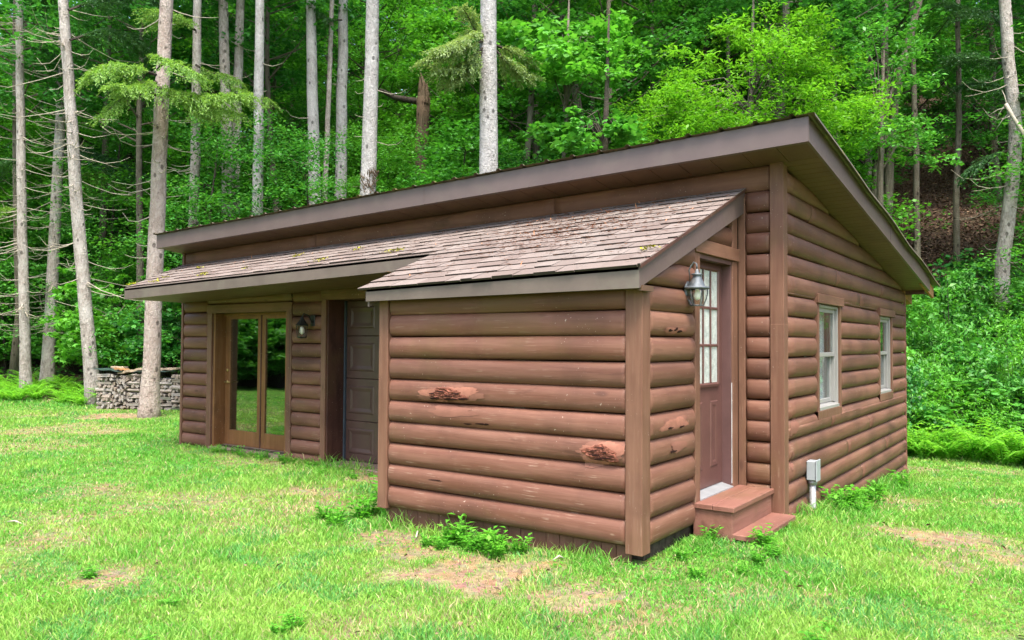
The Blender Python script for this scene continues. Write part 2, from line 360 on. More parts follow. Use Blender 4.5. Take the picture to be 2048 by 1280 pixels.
m, nt, out = newmat('turf and leaf litter'); g = G(nt); co = g.objco()
a = g.n('Attribute', {'attribute_name': 'tint'}).outputs['Color']; n = g.noise(co, 14, 6, .7); n2 = g.noise(co, 60, 3, .6)
vo = g.n('TexVoronoi', Vector=co, Scale=11.0); c = g.mix(g.ramp(n, .3, .72), g.mix(1.0, a, (.55, .55, .5), 'MULTIPLY'), g.mix(1.0, a, (1.25, 1.25, 1.3), 'MULTIPLY'))
c = g.mix(.28, c, g.mix(1.0, a, vo.outputs['Color'], 'MULTIPLY')); c = g.mix(g.math('MULTIPLY', g.ramp(n2, .55, .7), .4), c, g.mix(1.0, a, (1.5, 1.4, 1.3), 'MULTIPLY'))
done(nt, out, g.bsdf(c, .95, .08, g.bump(g.math('ADD', n, n2), .9, .05))); M['ground'] = m
tag(link('ground', me, m), kind='structure')

def foot(x, y, pad=.0):
    "inside the cabin's footprint"
    main = (x > -9.5-pad) & (x < .0+pad) & (y > 0-pad) & (y < 6.3+pad)
    bump = (x > -3.0-pad) & (x < -.40+pad) & (y > -2.0-pad) & (y < 0)
    step = (x > -.45) & (x < .06) & (y > -1.05) & (y < 0)
    return main | bump | step
def camsample(n, r0, r1, p=1.0, half=.98):
    u = RNG.random(n); r = (r0**(1-p)+(r1**(1-p)-r0**(1-p))*u)**(1/(1-p)) if p != 1 else r0*(r1/r0)**u
    q = RNG.random(n)*2-1; a = CA + np.sign(q)*np.where(np.abs(q) < .86, np.abs(q)/.86*half*.735, half*(.735+(np.abs(q)-.86)/.14*.265))
    return POS[0]+r*np.sin(a), POS[1]+r*np.cos(a), r
def build_grass():
    x, y, r = camsample(900000, 2.6, 27, .85)
    keep = (y < yedge(x)+.5) & ~foot(x, y, -.02)
    b = bare(x, y); keep &= RNG.random(len(x)) > np.clip(b*.98, 0, .90)
    keep &= RNG.random(len(x)) < .55+.75*fbm(x*2.6, y*2.6, 71)
    x, y, r, b = x[keep], y[keep], r[keep], b[keep]; n = len(x)
    tall = fbm(x*1.1, y*1.1, 81, 4); t2 = fbm(x*4.5, y*4.5, 91, 2)
    h = (.016+.038*np.clip((tall-.25)*1.9, 0, 1)+.030*t2**2)*(.55+.9*RNG.random(n))*(1-.45*b)
    near = np.zeros(n)
    # longer, unmown blades along the cabin's walls and the edge of the woods
    near = np.maximum(near, np.clip(1-np.abs(np.where((x > -9.6) & (x < -3), y, 9))/.28, 0, 1)*(RNG.random(n) < .4))
    near = np.maximum(near, np.clip(1-np.abs(np.where((x > -3) & (x < -.3), y+2.0, 9))/.22, 0, 1)*(RNG.random(n) < .35))
    near = np.maximum(near, np.clip(1-np.abs(np.where((y > .3) & (y < 6.3), x-.1, 9))/.4, 0, 1)*(RNG.random(n) < .5))
    near = np.maximum(near, np.clip(1-np.abs(yedge(x)-y)/1.0, 0, 1)*.9)
    h = h*(1+1.5*near)
    wd = np.clip(.0018+.00036*r, .0026, .012)*(.7+.6*RNG.random(n))
    az = RNG.random(n)*6.283; lean = h*(.25+.85*RNG.random(n)); la = az+RNG.normal(0, .8, n)
    z = ground(x, y)-.004
    sx, sy = np.cos(az)*wd, np.sin(az)*wd; lx, ly = np.cos(la)*lean, np.sin(la)*lean
    V = np.empty((n, 5, 3))
    V[:, 0] = np.stack([x-sx, y-sy, z], -1); V[:, 1] = np.stack([x+sx, y+sy, z], -1)
    V[:, 2] = np.stack([x+lx*.35+sx*.8, y+ly*.35+sy*.8, z+h*.62], -1); V[:, 3] = np.stack([x+lx*.35-sx*.8, y+ly*.35-sy*.8, z+h*.62], -1)
    V[:, 4] = np.stack([x+lx, y+ly, z+h], -1)
    b0 = np.arange(n)[:, None]*5
    F = np.concatenate([b0+np.array([0, 1, 2]), b0+np.array([0, 2, 3]), b0+np.array([3, 2, 4])], 0)
    hue = (.55*fbm(x*.55, y*.55, 101, 4)+.45*fbm(x*2.4, y*2.4, 103, 3))[:, None]+RNG.normal(0, .10, n)[:, None]
    A = np.array([.110, .350, .044]); Bc = np.array([.265, .455, .082]); D = np.array([.44, .39, .21])
    c = A+(Bc-A)*np.clip((hue-.34)/.26, 0, 1)
    dry = (RNG.random(n) < .065+.34*b)[:, None]; c = np.where(dry, D*(.7+.5*RNG.random((n, 1))), c)
    bl = (fbm(x*2.3, y*2.3, 111, 2) > .66)[:, None] & (RNG.random((n, 1)) < .6); c = np.where(bl & ~dry, np.array([.120, .34, .080]), c)
    c = c*(.75+.5*RNG.random((n, 1)))
    me = np_mesh('grass', V.reshape(-1, 3), F, False, np.repeat(c, 5, 0))
    tag(link('lawn_grass', me, M['grass']), 'bright green mown lawn grass with thin dry patches around the cabin', 'grass', kind='stuff')
build_grass()

# ------------------------------------------------------------------ leaf geometry
LEAF = {
 'maple': (np.array([[0,0,0],[.30,.22,.05],[.46,.62,.0],[.14,.66,.07],[0,1.02,-.06],[-.14,.66,.07],[-.46,.62,.0],[-.30,.22,.05]]), [(0,1,3,5),(1,2,3,3),(3,4,5,5),(0,5,6,7)]),
 'oval': (np.array([[0,0,0],[.26,.45,.06],[0,1,-.08],[-.26,.45,.06]]), [(0,1,2,3)]),
 'lance': (np.array([[0,0,0],[.17,.42,.05],[0,1,-.12],[-.17,.42,.05]]), [(0,1,2,3)]),
 'needle': (np.array([[0,0,0],[.07,.5,.02],[0,1,-.03],[-.07,.5,.02]]), [(0,1,2,3)]),
}
def frames(nrm, spin):
    n = nrm/np.linalg.norm(nrm, axis=1, keepdims=True)
    ref = np.where(np.abs(n[:, 2:3]) < .95, np.array([[0., 0, 1]]), np.array([[1., 0, 0]]))
    a = np.cross(ref, n); a /= np.linalg.norm(a, axis=1, keepdims=True); b = np.cross(n, a)
    c, s = np.cos(spin)[:, None], np.sin(spin)[:, None]
    return a*c+b*s, -a*s+b*c, n
def leaves_dir(pos, ydir, up, size, shape):
    y = ydir/np.linalg.norm(ydir, axis=1, keepdims=True); x = np.cross(y, up); x /= np.linalg.norm(x, axis=1, keepdims=True)+1e-9; z = np.cross(x, y)
    return _inst(pos, x, y, z, size, shape)
def leaves(pos, nrm, size, shape, rng):
    x, y, z = frames(nrm, rng.random(len(pos))*6.283); return _inst(pos, x, y, z, size, shape)
def _inst(pos, x, y, z, size, shape):
    B, Fc = LEAF[shape]; s = size[:, None, None]
    V = pos[:, None]+s*(B[None, :, 0:1]*x[:, None]+B[None, :, 1:2]*y[:, None]+B[None, :, 2:3]*z[:, None])
    k = len(B); off = np.arange(len(pos))[:, None, None]*k
    quads = np.array([f for f in Fc if len(set(f)) == 4]); tris = [f for f in Fc if len(set(f)) == 3]
    if tris:    # triangulate everything so that one face array is enough
        T = [q for f in Fc for q in ([f[:3]] if len(set(f)) == 3 else [(f[0], f[1], f[2]), (f[0], f[2], f[3])])]
        F = off+np.array(T)[None]
    else: F = off+quads[None]
    return V.reshape(-1, 3), F.reshape(-1, F.shape[-1])
def join(parts):
    V = []; F = []; b = 0
    for v, f in parts: V.append(v); F.append(f+b); b += len(v)
    return np.concatenate(V), np.concatenate(F)

def lawn_bits():
    x, y, r = camsample(52000, 3.6, 15, 1.0); d = fbm(x*.9+7, y*.9, 131, 4)
    k = (d > .56) & ~foot(x, y) & (y < yedge(x)) & (RNG.random(len(x)) < (d-.5)*6); x, y, r = x[k], y[k], r[k]; n = len(x)
    nr = RNG.normal(0, .35, (n, 3)); nr[:, 2] = 1
    V, F = leaves(np.stack([x, y, ground(x, y)+.012+.03*RNG.random(n)], -1), nr, (.014+.014*RNG.random(n))*(1+.05*r), 'oval', RNG)
    tag(link('clover', np_mesh('clover', V, F), M['weed']), 'patches of small leaved clover spread through the lawn', 'clover', kind='stuff')
    x, y, r = camsample(2600, 3.6, 18, .9); k = ~foot(x, y) & (y < yedge(x)) & (RNG.random(len(x)) < .15+.85*bare(x, y)); x, y = x[k], y[k]; n = len(x)
    nr = RNG.normal(0, .5, (n, 3)); nr[:, 2] = 1
    V, F = leaves(np.stack([x, y, ground(x, y)+.015+.02*RNG.random(n)], -1), nr, .02+.045*RNG.random(n)**2, 'oval', RNG)
    tag(link('fallen_leaves', np_mesh('fallen_leaves', V, F), M['litter']), 'scattered small brown fallen leaves on the lawn', 'fallen leaves', kind='stuff')
# ------------------------------------------------------------------ trees
def clump_leaves(centers, radii, per, size, shape, rng, flat=.42, up=1.0):
    P = []; S = []; Nn = []
    for c, r in zip(centers, radii):
        n = max(6, int(per*(r**2)))
        ns = max(2, int(3+4*r)); sub = rng.normal(0, .5, (ns, 3))*np.array([1, 1, flat])*r
        k = rng.integers(0, ns, n); q = rng.normal(0, .24, (n, 3))*np.array([1, 1, .38])*r
        P.append(np.asarray(c)+sub[k]+q); S.append(size*(.65+.7*rng.random(n)))
        d = rng.normal(0, .55, (n, 3)); d[:, 2] = np.abs(d[:, 2])*.5+up; Nn.append(d)
    return leaves(np.concatenate(P), np.concatenate(Nn), np.concatenate(S), shape, rng)
def deciduous(seed, H, c0, R, ncl, per, size, shape='oval', r0=.16, lean=.02, top=.25, clr=(.55, 1.15), prof=None):
    rng = np.random.default_rng(seed); rd = random.Random(seed)
    pts = []; x = y = 0; dx, dy = rng.normal(0, lean, 2)
    n = 9
    for i in range(n):
        pts.append((x, y, H*.96*i/(n-1)-(.5 if i == 0 else 0))); x += dx*H/n+rng.normal(0, .05)*H/12; y += dy*H/n+rng.normal(0, .05)*H/12
    def tp(h):
        t = max(0, min(.999, h/(H*.96)))*(n-1); i = int(t); f = t-i
        return Vector(pts[i]).lerp(Vector(pts[i+1]), f)
    tr = MB(); tr.tube(pts, [r0*(1.25 if i == 0 else 1)*(1-i/(n-1))**.8+.012 for i in range(n)], 9, flute=.06)
    C = []; Rr = []
    for i in range(ncl):
        f = (i+.5)/ncl; h = c0+(H-c0)*f; a = i*2.39996+rng.normal(0, .4)
        pr = prof(f) if prof else (math.sin(math.pi*min(1, f*.80+.20))**.6+.12)
        reach = R*pr*(.35+.75*rng.random())
        b = tp(max(c0*.55, h-.45*reach)); e = tp(h)+Vector((math.cos(a)*reach, math.sin(a)*reach, rng.normal(0, .25)+.1*reach))
        md = b.lerp(e, .5)+Vector((0, 0, -.06*reach+rng.normal(0, .1)))
        rr = max(.012, r0*.30*(1-.6*f)); tr.tube([b, md, e], [rr, rr*.6, .008], 5, cap=False)
        cr = clr[0]+(clr[1]-clr[0])*rng.random(); C.append(e); Rr.append(cr)
        if reach > 1.2: C.append(md+Vector((rng.normal(0, .3), rng.normal(0, .3), .15))); Rr.append(cr*.7)
    V, F = clump_leaves(C, Rr, per, size, shape, rng)
    return tr, np_mesh('crown', V, F)
PROTO = {}
def proto(key, name, tr, crown, bark, leaf):
    me = bpy.data.meshes.new('trunk'); me.from_pydata(tr.v, [], tr.f); me.polygons.foreach_set('use_smooth', np.ones(len(me.polygons), bool))
    me.materials.append(M[bark]); crown.materials.append(M[leaf]); PROTO[key] = (name, me, crown)
def plant(key, x, y, label, cat, group=None, rz=0, sc=1.0, sz=None, name=None, z=None, parts=('trunk', 'crown')):
    nm, tm, cm = PROTO[key]
    o = empty(name or nm, (x, y, gz(x, y)-.03 if z is None else z), label, cat, group, rz); o.scale = (sc, sc, sz or sc)
    for p, me in zip(parts, (tm, cm)):
        c = bpy.data.objects.new(p, me); COL.objects.link(c); c.parent = o
    return o

proto('mapleA', 'maple_tree', *deciduous(1, 17, 3.2, 3.6, 46, 330, .135, 'maple', .17), 'bark_dark', 'leaf_a')
proto('mapleB', 'maple_tree', *deciduous(2, 14, 2.2, 3.2, 42, 330, .130, 'maple', .13), 'bark_oak', 'leaf_a')
proto('oakC', 'oak_tree', *deciduous(3, 19, 4.5, 4.0, 48, 310, .135, 'maple', .20), 'bark_oak', 'leaf_c')
proto('sapD', 'sapling_tree', *deciduous(4, 7.5, 1.0, 1.9, 30, 360, .105, 'oval', .055, lean=.05), 'bark_dark', 'leaf_d')
proto('sapE', 'sapling_tree', *deciduous(5, 6.0, .8, 1.8, 26, 420, .115, 'maple', .05, lean=.06), 'bark_dark', 'leaf_a')
proto('thinF', 'slender_tree', *deciduous(6, 18, 8.0, 2.8, 32, 300, .135, 'maple', .12), 'bark_oak', 'leaf_c')

def shrub(seed, H, R, n, per, size, shape):
    rng = np.random.default_rng(seed); tr = MB(); C = []; Rr = []
    for i in range(n):
        a = rng.random()*6.283; rr = R*math.sqrt(rng.random()); h = H*(.30+.7*rng.random())*(1-.35*(rr/R)**2)
        e = Vector((math.cos(a)*rr, math.sin(a)*rr, h)); b = Vector((rng.normal(0, .08), rng.normal(0, .08), -.1))
        tr.tube([b, b.lerp(e, .5)+Vector((0, 0, .12*H)), e], [.014, .009, .004], 5, cap=False)
        C.append(e); Rr.append(.22+.26*rng.random())
        C.append(b.lerp(e, .62)+Vector((rng.normal(0, .1), rng.normal(0, .1), .05))); Rr.append(.22+.2*rng.random())
    V, F = clump_leaves(C, Rr, per, size, shape, rng, .6, .7)
    return tr, np_mesh('crown', V, F)
proto('shrA', 'shrub', *shrub(21, 1.5, 1.0, 26, 480, .10, 'maple'), 'bark_dark', 'leaf_d')
proto('shrB', 'shrub', *shrub(22, 1.9, 1.1, 26, 480, .13, 'lance'), 'bark_dark', 'leaf_d')
proto('shrC', 'shrub', *shrub(23, 1.1, .9, 30, 650, .075, 'lance'), 'bark_dark', 'weed')
proto('bushD', 'bush', *shrub(24, 3.6, 1.7, 60, 330, .15, 'maple'), 'bark_dark', 'leaf_a')

def fern(seed, n, L, W):
    rng = np.random.default_rng(seed); P = []; D = []; S = []; st = MB()
    for i in range(n):
        a = i*6.283/n+rng.normal(0, .25); l = L*(.7+.5*rng.random()); tilt = .75+.5*rng.random(); prev = np.array([math.cos(a)*.03, math.sin(a)*.03, 0.]); pts = [tuple(prev)]
        m = 16
        for k in range(m):
            t = k/m; el = tilt*(1.30-1.40*t); step = l/m
            prev = prev+step*np.array([math.cos(a)*math.cos(el), math.sin(a)*math.cos(el), math.sin(el)]); pts.append(tuple(prev))
            if k < 2: continue
            wd = W*math.sin(math.pi*min(1, .12+.9*t))**.8*(1-t*.35)+.015
            for s in (-1, 1):
                dr = np.array([-math.sin(a)*s+.45*math.cos(a), math.cos(a)*s+.45*math.sin(a), -.12+rng.normal(0, .08)])
                P.append(prev); D.append(dr); S.append(wd)
        st.tube(pts, [.005]*len(pts), 3, cap=False)
    P = np.array(P); D = np.array(D); S = np.array(S)
    V, F = leaves_dir(P, D, np.tile([[0., 0, 1]], (len(P), 1)), S, 'lance')
    return st, np_mesh('crown', V, F)
proto('fernA', 'fern', *fern(31, 17, 1.0, .19), 'weed', 'fern')
proto('fernB', 'fern', *fern(32, 13, 1.2, .21), 'weed', 'fern')

def weed(seed, n, H, size, shape='oval'):
    rng = np.random.default_rng(seed); st = MB(); P = []; D = []; S = []
    for i in range(n):
        a = rng.random()*6.283; l = H*(.45+.65*rng.random()); e = Vector((math.cos(a)*l*.45, math.sin(a)*l*.45, l))
        pts = [Vector((math.cos(a)*.02, math.sin(a)*.02, -.01)), e*.5+Vector((0, 0, l*.08)), e]; st.tube(pts, [.004, .003, .002], 4, cap=False)
        for k in range(5):
            t = .3+.7*k/4; p = pts[0].lerp(e, t); b = rng.random()*6.283
            P.append(tuple(p)); D.append((math.cos(b), math.sin(b), .25+rng.normal(0, .2))); S.append(size*(.6+.7*rng.random()))
    V, F = leaves_dir(np.array(P), np.array(D), np.tile([[0., 0, 1]], (len(P), 1)), np.array(S), shape)
    return st, np_mesh('crown', V, F)
proto('weedA', 'weed_plant', *weed(41, 16, .17, .055), 'weed', 'weed')
proto('weedB', 'weed_plant', *weed(42, 12, .30, .12, 'lance'), 'weed', 'weed')
proto('weedC', 'weed_plant', *weed(43, 24, .12, .045), 'weed', 'weed')

def needle_bough(pts, rng, L=.9, dens=1.0, size=.062, droop=.45, width=None):
    "one conifer branch: twigs left and right that hang a little, covered in needle sprays"
    pts = [np.array(p, float) for p in pts]; seg = [np.linalg.norm(pts[i+1]-pts[i]) for i in range(len(pts)-1)]; T = sum(seg)
    P = []; D = []; S = []
    n = int(T/.022*dens)
    for k in range(n):
        t = (.12+.88*(k+rng.random())/n)*T; i = 0; q = t
        while i < len(seg)-1 and q > seg[i]: q -= seg[i]; i += 1
        d = (pts[i+1]-pts[i])/seg[i]; p = pts[i]+d*q
        sd = np.cross(d, [0, 0, 1.]); sd /= np.linalg.norm(sd)+1e-9; s = rng.choice([-1, 1])
        tw = d*.75+sd*s*(.5+.6*rng.random())+np.array([0, 0, rng.normal(0, .18)]); tw /= np.linalg.norm(tw)
        l = (L*(.35+.65*rng.random()))*(1-.55*t/T)
        m = max(3, int(l/.040))
        for j in range(m):
            f = j/m; c = p+tw*l*f+np.array([0, 0, -droop*l*f*f])
            for _ in range(3):
                P.append(c+rng.normal(0, .012, 3)); D.append(tw+rng.normal(0, .5, 3)+np.array([0, 0, -.35*f])); S.append(size*(.6+.7*rng.random()))
    P = np.array(P); return leaves_dir(P, np.array(D), np.tile([[0.02, .03, 1.]], (len(P), 1))+rng.normal(0, .4, (len(P), 3)), np.array(S)*1.0, 'lance')
def conifer_crown(seed, H, z0, R, nb, **kw):
    rng = np.random.default_rng(seed); parts = []
    for i in range(nb):
        f = i/nb; h = z0+(H-z0)*f; a = i*2.4+rng.normal(0, .3); r = R*(1-f)**.7*(.7+.4*rng.random())+.25
        d = np.array([math.cos(a), math.sin(a), 0])
        parts.append(needle_bough([d*.1+[0, 0, h], d*r*.5+[0, 0, h-.05*r], d*r+[0, 0, h-.28*r]], rng, **kw))
    return np_mesh('crown', *join(parts))
HIGH_CROWN = conifer_crown(51, 22, 12.5, 2.4, 26, L=.9, dens=.12, size=.16); HIGH_CROWN.materials.append(M['needle_d'])

def dead_twigs(axis, rad, spec, seed, lo, hi, n, lmin, lmax, sides=None, stub=.0):
    rng = np.random.default_rng(seed); mb = MB()
    for i in range(n):
        h = lo+(hi-lo)*rng.random(); p = axis(h); a = rng.choice(sides)+rng.normal(0, .5) if sides else rng.random()*6.283
        d = Vector((math.cos(a), math.sin(a), 0)); l = lmin+(lmax-lmin)*rng.random()**1.5
        if rng.random() < stub: l = .10+.12*rng.random()
        sag = (.06+.15*rng.random())*l; up = sag*(.3+1.2*rng.random()); b = d.cross(Vector((0, 0, 1)))*rng.normal(0, .12)*l
        pts = [p+d*.02, p+d*l*.25+Vector((0, 0, -sag*.55)), p+d*l*.55+b*.4+Vector((0, 0, -sag)), p+d*l*.82+b*.8+Vector((0, 0, -sag*.8)), p+d*l+b+Vector((0, 0, -sag+up))]
        mb.tube(pts, [.016, .012, .009, .006, .003], 4, cap=False)
        if l > .9 and rng.random() < .7:
            q = pts[2]; e = q+(d*.7+d.cross(Vector((0, 0, 1)))*rng.choice([-1, 1])*.8).normalized()*l*.28+Vector((0, 0, -.03)); mb.tube([q, q.lerp(e, .5)+Vector((0, 0, -.02)), e], [.008, .006, .003], 4, cap=False)
    return mb
def conifer(name, label, pix, wdepth, dia, bark, top=21, twigs=None, crown=True, group=None, flute=.05, boughs=(), leaf='needle'):
    "a trunk surveyed from the photo: pix = (U,V) points top to bottom, at distance wdepth; carried on up and down to the ground"
    P = [Vector(at(U, V, wdepth)) for U, V in pix][::-1]
    g0 = gz(P[0].x, P[0].y); d0 = (P[1]-P[0]).normalized()
    base = P[0]-d0*((P[0].z-g0)/max(.5, d0.z)) if P[0].z > g0 else P[0]
    base.z = gz(base.x, base.y)-.25
    d1 = (P[-1]-P[-2]).normalized(); d1 = Vector((d1.x*.5, d1.y*.5, max(.6, d1.z))).normalized()
    path = [base]+[p for p in P if p.z > base.z+.4]; tz = base.z+top
    for k in range(1, 4): path.append(P[-1]+d1*((tz-P[-1].z)*k/3))
    fine = []
    for i in range(len(path)-1):
        n = max(1, int((path[i+1]-path[i]).length/.55))
        fine += [path[i].lerp(path[i+1], j/n)+Vector((random.gauss(0, .006), random.gauss(0, .006), 0)) for j in range(n)]
    fine.append(path[-1]); z0 = base.z
    def rad(z):
        t = (z-z0)/(tz-z0); return dia/2*(max(0, 1-t))**.6*1.04+.01+.22*dia*math.exp(-max(0, z-z0-.25)/.35)
    o = empty(name, base+Vector((0, 0, .25)), label, 'tree', group); off = o.location
    MB().tube(fine, [rad(p.z) for p in fine], 14, flute=flute).build('trunk', M[bark], o, off, True)
    def axis(h):
        z = z0+.25+h
        for i in range(len(fine)-1):
            if fine[i+1].z >= z: return fine[i].lerp(fine[i+1], (z-fine[i].z)/max(1e-3, fine[i+1].z-fine[i].z))
        return fine[-1]
    if twigs:
        t = dead_twigs(axis, rad, None, **twigs).build('dead_branch', M['twig'], o, off, True); tag(t, kind='stuff')
    if crown:
        c = link('crown', HIGH_CROWN, None, o); c.location = (0, 0, 0); c.rotation_euler = (0, 0, random.random()*6)
    return o, axis
def bough(o, pixpath, w0, w1, seed, leaf, **kw):
    rng = np.random.default_rng(seed); n = len(pixpath)
    pts = [at(U, V, w0+(w1-w0)*i/(n-1)) for i, (U, V) in enumerate(pixpath)]
    V, F = needle_bough(pts, rng, **kw); off = o.location
    b = MB().tube(pts, [.035*(1-.8*i/(n-1)) for i in range(n)], 5).build('bough', M['bark_dark'], o, off)
    link('needle_spray', np_mesh('needle_spray', V, F), M[leaf], b)
    return b

WEST = [math.pi*1.08, math.pi*.9, math.pi*.1, -.25]
t1, a1 = conifer('spruce_tree', 'grey spruce trunk with bare dead branches, leftmost at the lawn edge', [(38, -10), (42, 300), (48, 600), (53, 790)], 22.5, .27, 'bark_spruce', twigs=dict(seed=1, lo=1.8, hi=11, n=85, lmin=.5, lmax=2.4))
t2, a2 = conifer('spruce_tree', 'leaning brownish grey spruce trunk second from the left, standing in the ferns', [(128, 40), (118, 300), (105, 560), (92, 785)], 23.5, .33, 'bark_spruce', twigs=dict(seed=2, lo=1.6, hi=11, n=95, lmin=.6, lmax=2.6))
t3, a3 = conifer('spruce_tree', 'pale grey spruce trunk leaning left, rising at the left end of the firewood stack', [(126, -10), (137, 150), (150, 350), (166, 560), (180, 720), (190, 812)], 19.6, .31, 'bark_spruce', twigs=dict(seed=3, lo=2.6, hi=10, n=84, lmin=.3, lmax=2.6))
t4, a4 = conifer('spruce_tree', 'thick reddish grey spruce trunk standing in front of the firewood stack', [(334, -10), (326, 150), (316, 400), (308, 600), (298, 818)], 16.7, .335, 'bark_red', twigs=dict(seed=4, lo=3, hi=9, n=26, lmin=.2, lmax=1.3))
t5, a5 = conifer('spruce_tree', 'slim grey spruce trunk just right of the reddish trunk, behind the roof corner', [(395, -10), (393, 150), (389, 400), (386, 470)], 22, .30, 'bark_spruce', twigs=dict(seed=5, lo=2, hi=10, n=30, lmin=.3, lmax=1.5))
t6, a6 = conifer('spruce_tree', 'grey spruce trunk, left one of two touching trunks behind the roof', [(446, -10), (450, 150), (455, 300), (455, 450)], 23, .37, 'bark_spruce', twigs=dict(seed=6, lo=2, hi=10, n=22, lmin=.2, lmax=1.2))
t7, a7 = conifer('spruce_tree', 'grey spruce trunk, right one of two touching trunks behind the roof', [(482, -10), (477, 130), (471, 280), (469, 450)], 23.4, .33, 'bark_spruce', twigs=dict(seed=7, lo=2, hi=10, n=22, lmin=.2, lmax=1.2))
t8, a8 = conifer('spruce_tree', 'pale speckled trunk standing alone right of the touching pair', [(520, -10), (517, 250), (515, 440)], 21, .31, 'bark_pine', twigs=dict(seed=8, lo=2, hi=10, n=26, lmin=.15, lmax=.8, stub=.4))
t9, a9 = conifer('pine_tree', 'straight grey pine trunk, left one of three close trunks behind the mid roof', [(622, -10), (624, 150), (628, 300), (631, 430)], 24, .40, 'bark_pine', twigs=dict(seed=9, lo=2, hi=11, n=34, lmin=.08, lmax=.9, stub=.7))
t10, a10 = conifer('slender_pine', 'very thin pale trunk between two thicker pine trunks', [(664, -10), (658, 200), (649, 400)], 24.5, .17, 'bark_spruce', twigs=dict(seed=10, lo=2, hi=11, n=10, lmin=.1, lmax=.4))
t11, a11 = conifer('pine_tree', 'straight grey pine trunk, right one of three close trunks behind the mid roof', [(687, -10), (685, 150), (682, 300), (681, 415)], 25, .41, 'bark_pine', twigs=dict(seed=11, lo=2, hi=11, n=30, lmin=.08, lmax=.8, stub=.7))
t12, a12 = conifer('pine_tree', 'white barked trunk with a torn brown scar just above the roof', [(745, -10), (744, 120), (740, 260), (736, 400)], 20, .45, 'bark_pine', twigs=dict(seed=12, lo=2, hi=9, n=22, lmin=.1, lmax=1.0, stub=.4))
t13, a13 = conifer('pine_tree', 'big straight pale grey trunk standing alone behind the middle of the roof', [(977, -10), (977, 200), (977, 370)], 17.5, .475, 'bark_pine', twigs=dict(seed=13, lo=2, hi=9, n=26, lmin=.06, lmax=.25, stub=.9))
t14, a14 = conifer('spruce_tree', 'grey spruce trunk with broken dead branches at the right edge', [(2009, -10), (2016, 120), (2032, 260), (2022, 380), (2006, 520), (2003, 620)], 21, .36, 'bark_spruce', twigs=dict(seed=14, lo=1, hi=9, n=34, lmin=.4, lmax=2.2))
# scar on the white trunk
rs = np.random.default_rng(3); mb = MB()
for i in range(60):
    u = 722+34*rs.random(); v = 345+45*rs.random(); p = Vector(at(u, v, 19.80+.0*rs.random())); q = p+Vector((rs.normal(0, .05), rs.normal(0, .05)-.05, .06+.12*rs.random())); mb.tube([p, q], [.014, .003], 4)
mb.build('torn_bark', M['bark_snag'], t12, t12.location)
# living boughs
bough(t4, [(312, 150), (270, 135), (225, 128), (185, 150)], 16.5, 15.2, 61, 'needle', L=1.0, dens=1.9, droop=.5)
bough(t4, [(315, 175), (350, 185), (420, 195), (500, 190)], 16.5, 15.6, 62, 'needle', L=1.0, dens=1.7, droop=.55)
bough(t4, [(312, 190), (280, 175), (240, 200), (205, 230)], 16.5, 15.4, 63, 'needle', L=.8, dens=1.3, droop=.5)
bough(t5, [(390, 60), (360, 40), (330, 25), (300, 20)], 21, 19, 65, 'needle', L=1.1, dens=1.6, droop=.5)
bough(t6, [(452, 170), (480, 180), (510, 190), (540, 200)], 22, 21, 66, 'needle', L=.9, dens=1.5, droop=.6)
bough(t3, [(140, 80), (200, 60), (260, 70), (300, 110)], 19.4, 21.5, 67, 'needle_d', L=1.2, dens=1.5, droop=.6)
bough(t3, [(137, 20), (190, 0), (250, -10), (330, 10)], 19.4, 21.5, 68, 'needle_d', L=1.3, dens=1.5, droop=.6)
bough(t2, [(110, 290), (170, 300), (230, 320), (290, 350)], 23.5, 24.5, 69, 'needle_d', L=1.3, dens=1.6, droop=.7)
bough(t1, [(45, 100), (80, 90), (120, 110), (150, 140)], 22.5, 23, 70, 'needle_d', L=1.1, dens=1.3, droop=.7)
bough(t1, [(48, 320), (20, 320), (-15, 340)], 22.5, 22.8, 71, 'needle_d', L=1.0, dens=1.3, droop=.7)
bough(t13, [(970, 80), (930, 95), (890, 110), (850, 120)], 17.4, 16.5, 72, 'needle_p', L=.9, dens=2.2, droop=.3, size=.06)
bough(t13, [(966, 85), (945, 50), (935, 30), (925, 15)], 17.4, 17, 73, 'needle_p', L=.7, dens=1.8, droop=.3, size=.06)
bough(t13, [(966, 100), (940, 140), (915, 160), (900, 165)], 17.4, 16.8, 74, 'needle_p', L=.8, dens=1.7, droop=.3, size=.07)
bough(t13, [(990, 100), (1015, 125), (1040, 145), (1065, 155)], 17.6, 18, 75, 'needle_p', L=.8, dens=1.8, droop=.3, size=.07)
bough(t11, [(684, 40), (660, 40), (640, 30), (628, 22)], 24.6, 24, 76, 'needle_d', L=1.0, dens=1.6, droop=.4)
bough(t14, [(2015, 130), (1980, 120), (1940, 110), (1905, 120)], 21, 22, 77, 'needle_d', L=1.3, dens=2.0, droop=.3)
bough(t14, [(2012, 60), (1980, 30), (1950, 20), (1900, 10)], 21, 22.4, 78, 'needle_d', L=1.4, dens=2.0, droop=.3)
bough(t14, [(2030, 200), (1990, 170), (1950, 165), (1930, 175)], 21, 22, 79, 'needle_d', L=1.2, dens=1.8, droop=.4)
bough(t14, [(2028, 210), (2050, 190), (2075, 180)], 21, 20.5, 80, 'needle_d', L=1.1, dens=1.8, droop=.4)
bough(t14, [(2020, 300), (1985, 310), (1950, 330), (1925, 350)], 21, 21.5, 81, 'needle_d', L=1.0, dens=1.2, droop=.4)
bough(t4, [(315, 140), (330, 120), (360, 130), (395, 150)], 16.4, 15.6, 83, 'needle', L=.9, dens=1.4, droop=.5)
bough(t4, [(312, 165), (290, 165), (262, 175), (235, 170)], 16.5, 15.0, 84, 'needle', L=.9, dens=1.5, droop=.5)
bough(t4, [(318, 185), (365, 200), (430, 215), (480, 230)], 16.5, 15.9, 85, 'needle', L=.8, dens=1.3, droop=.6)
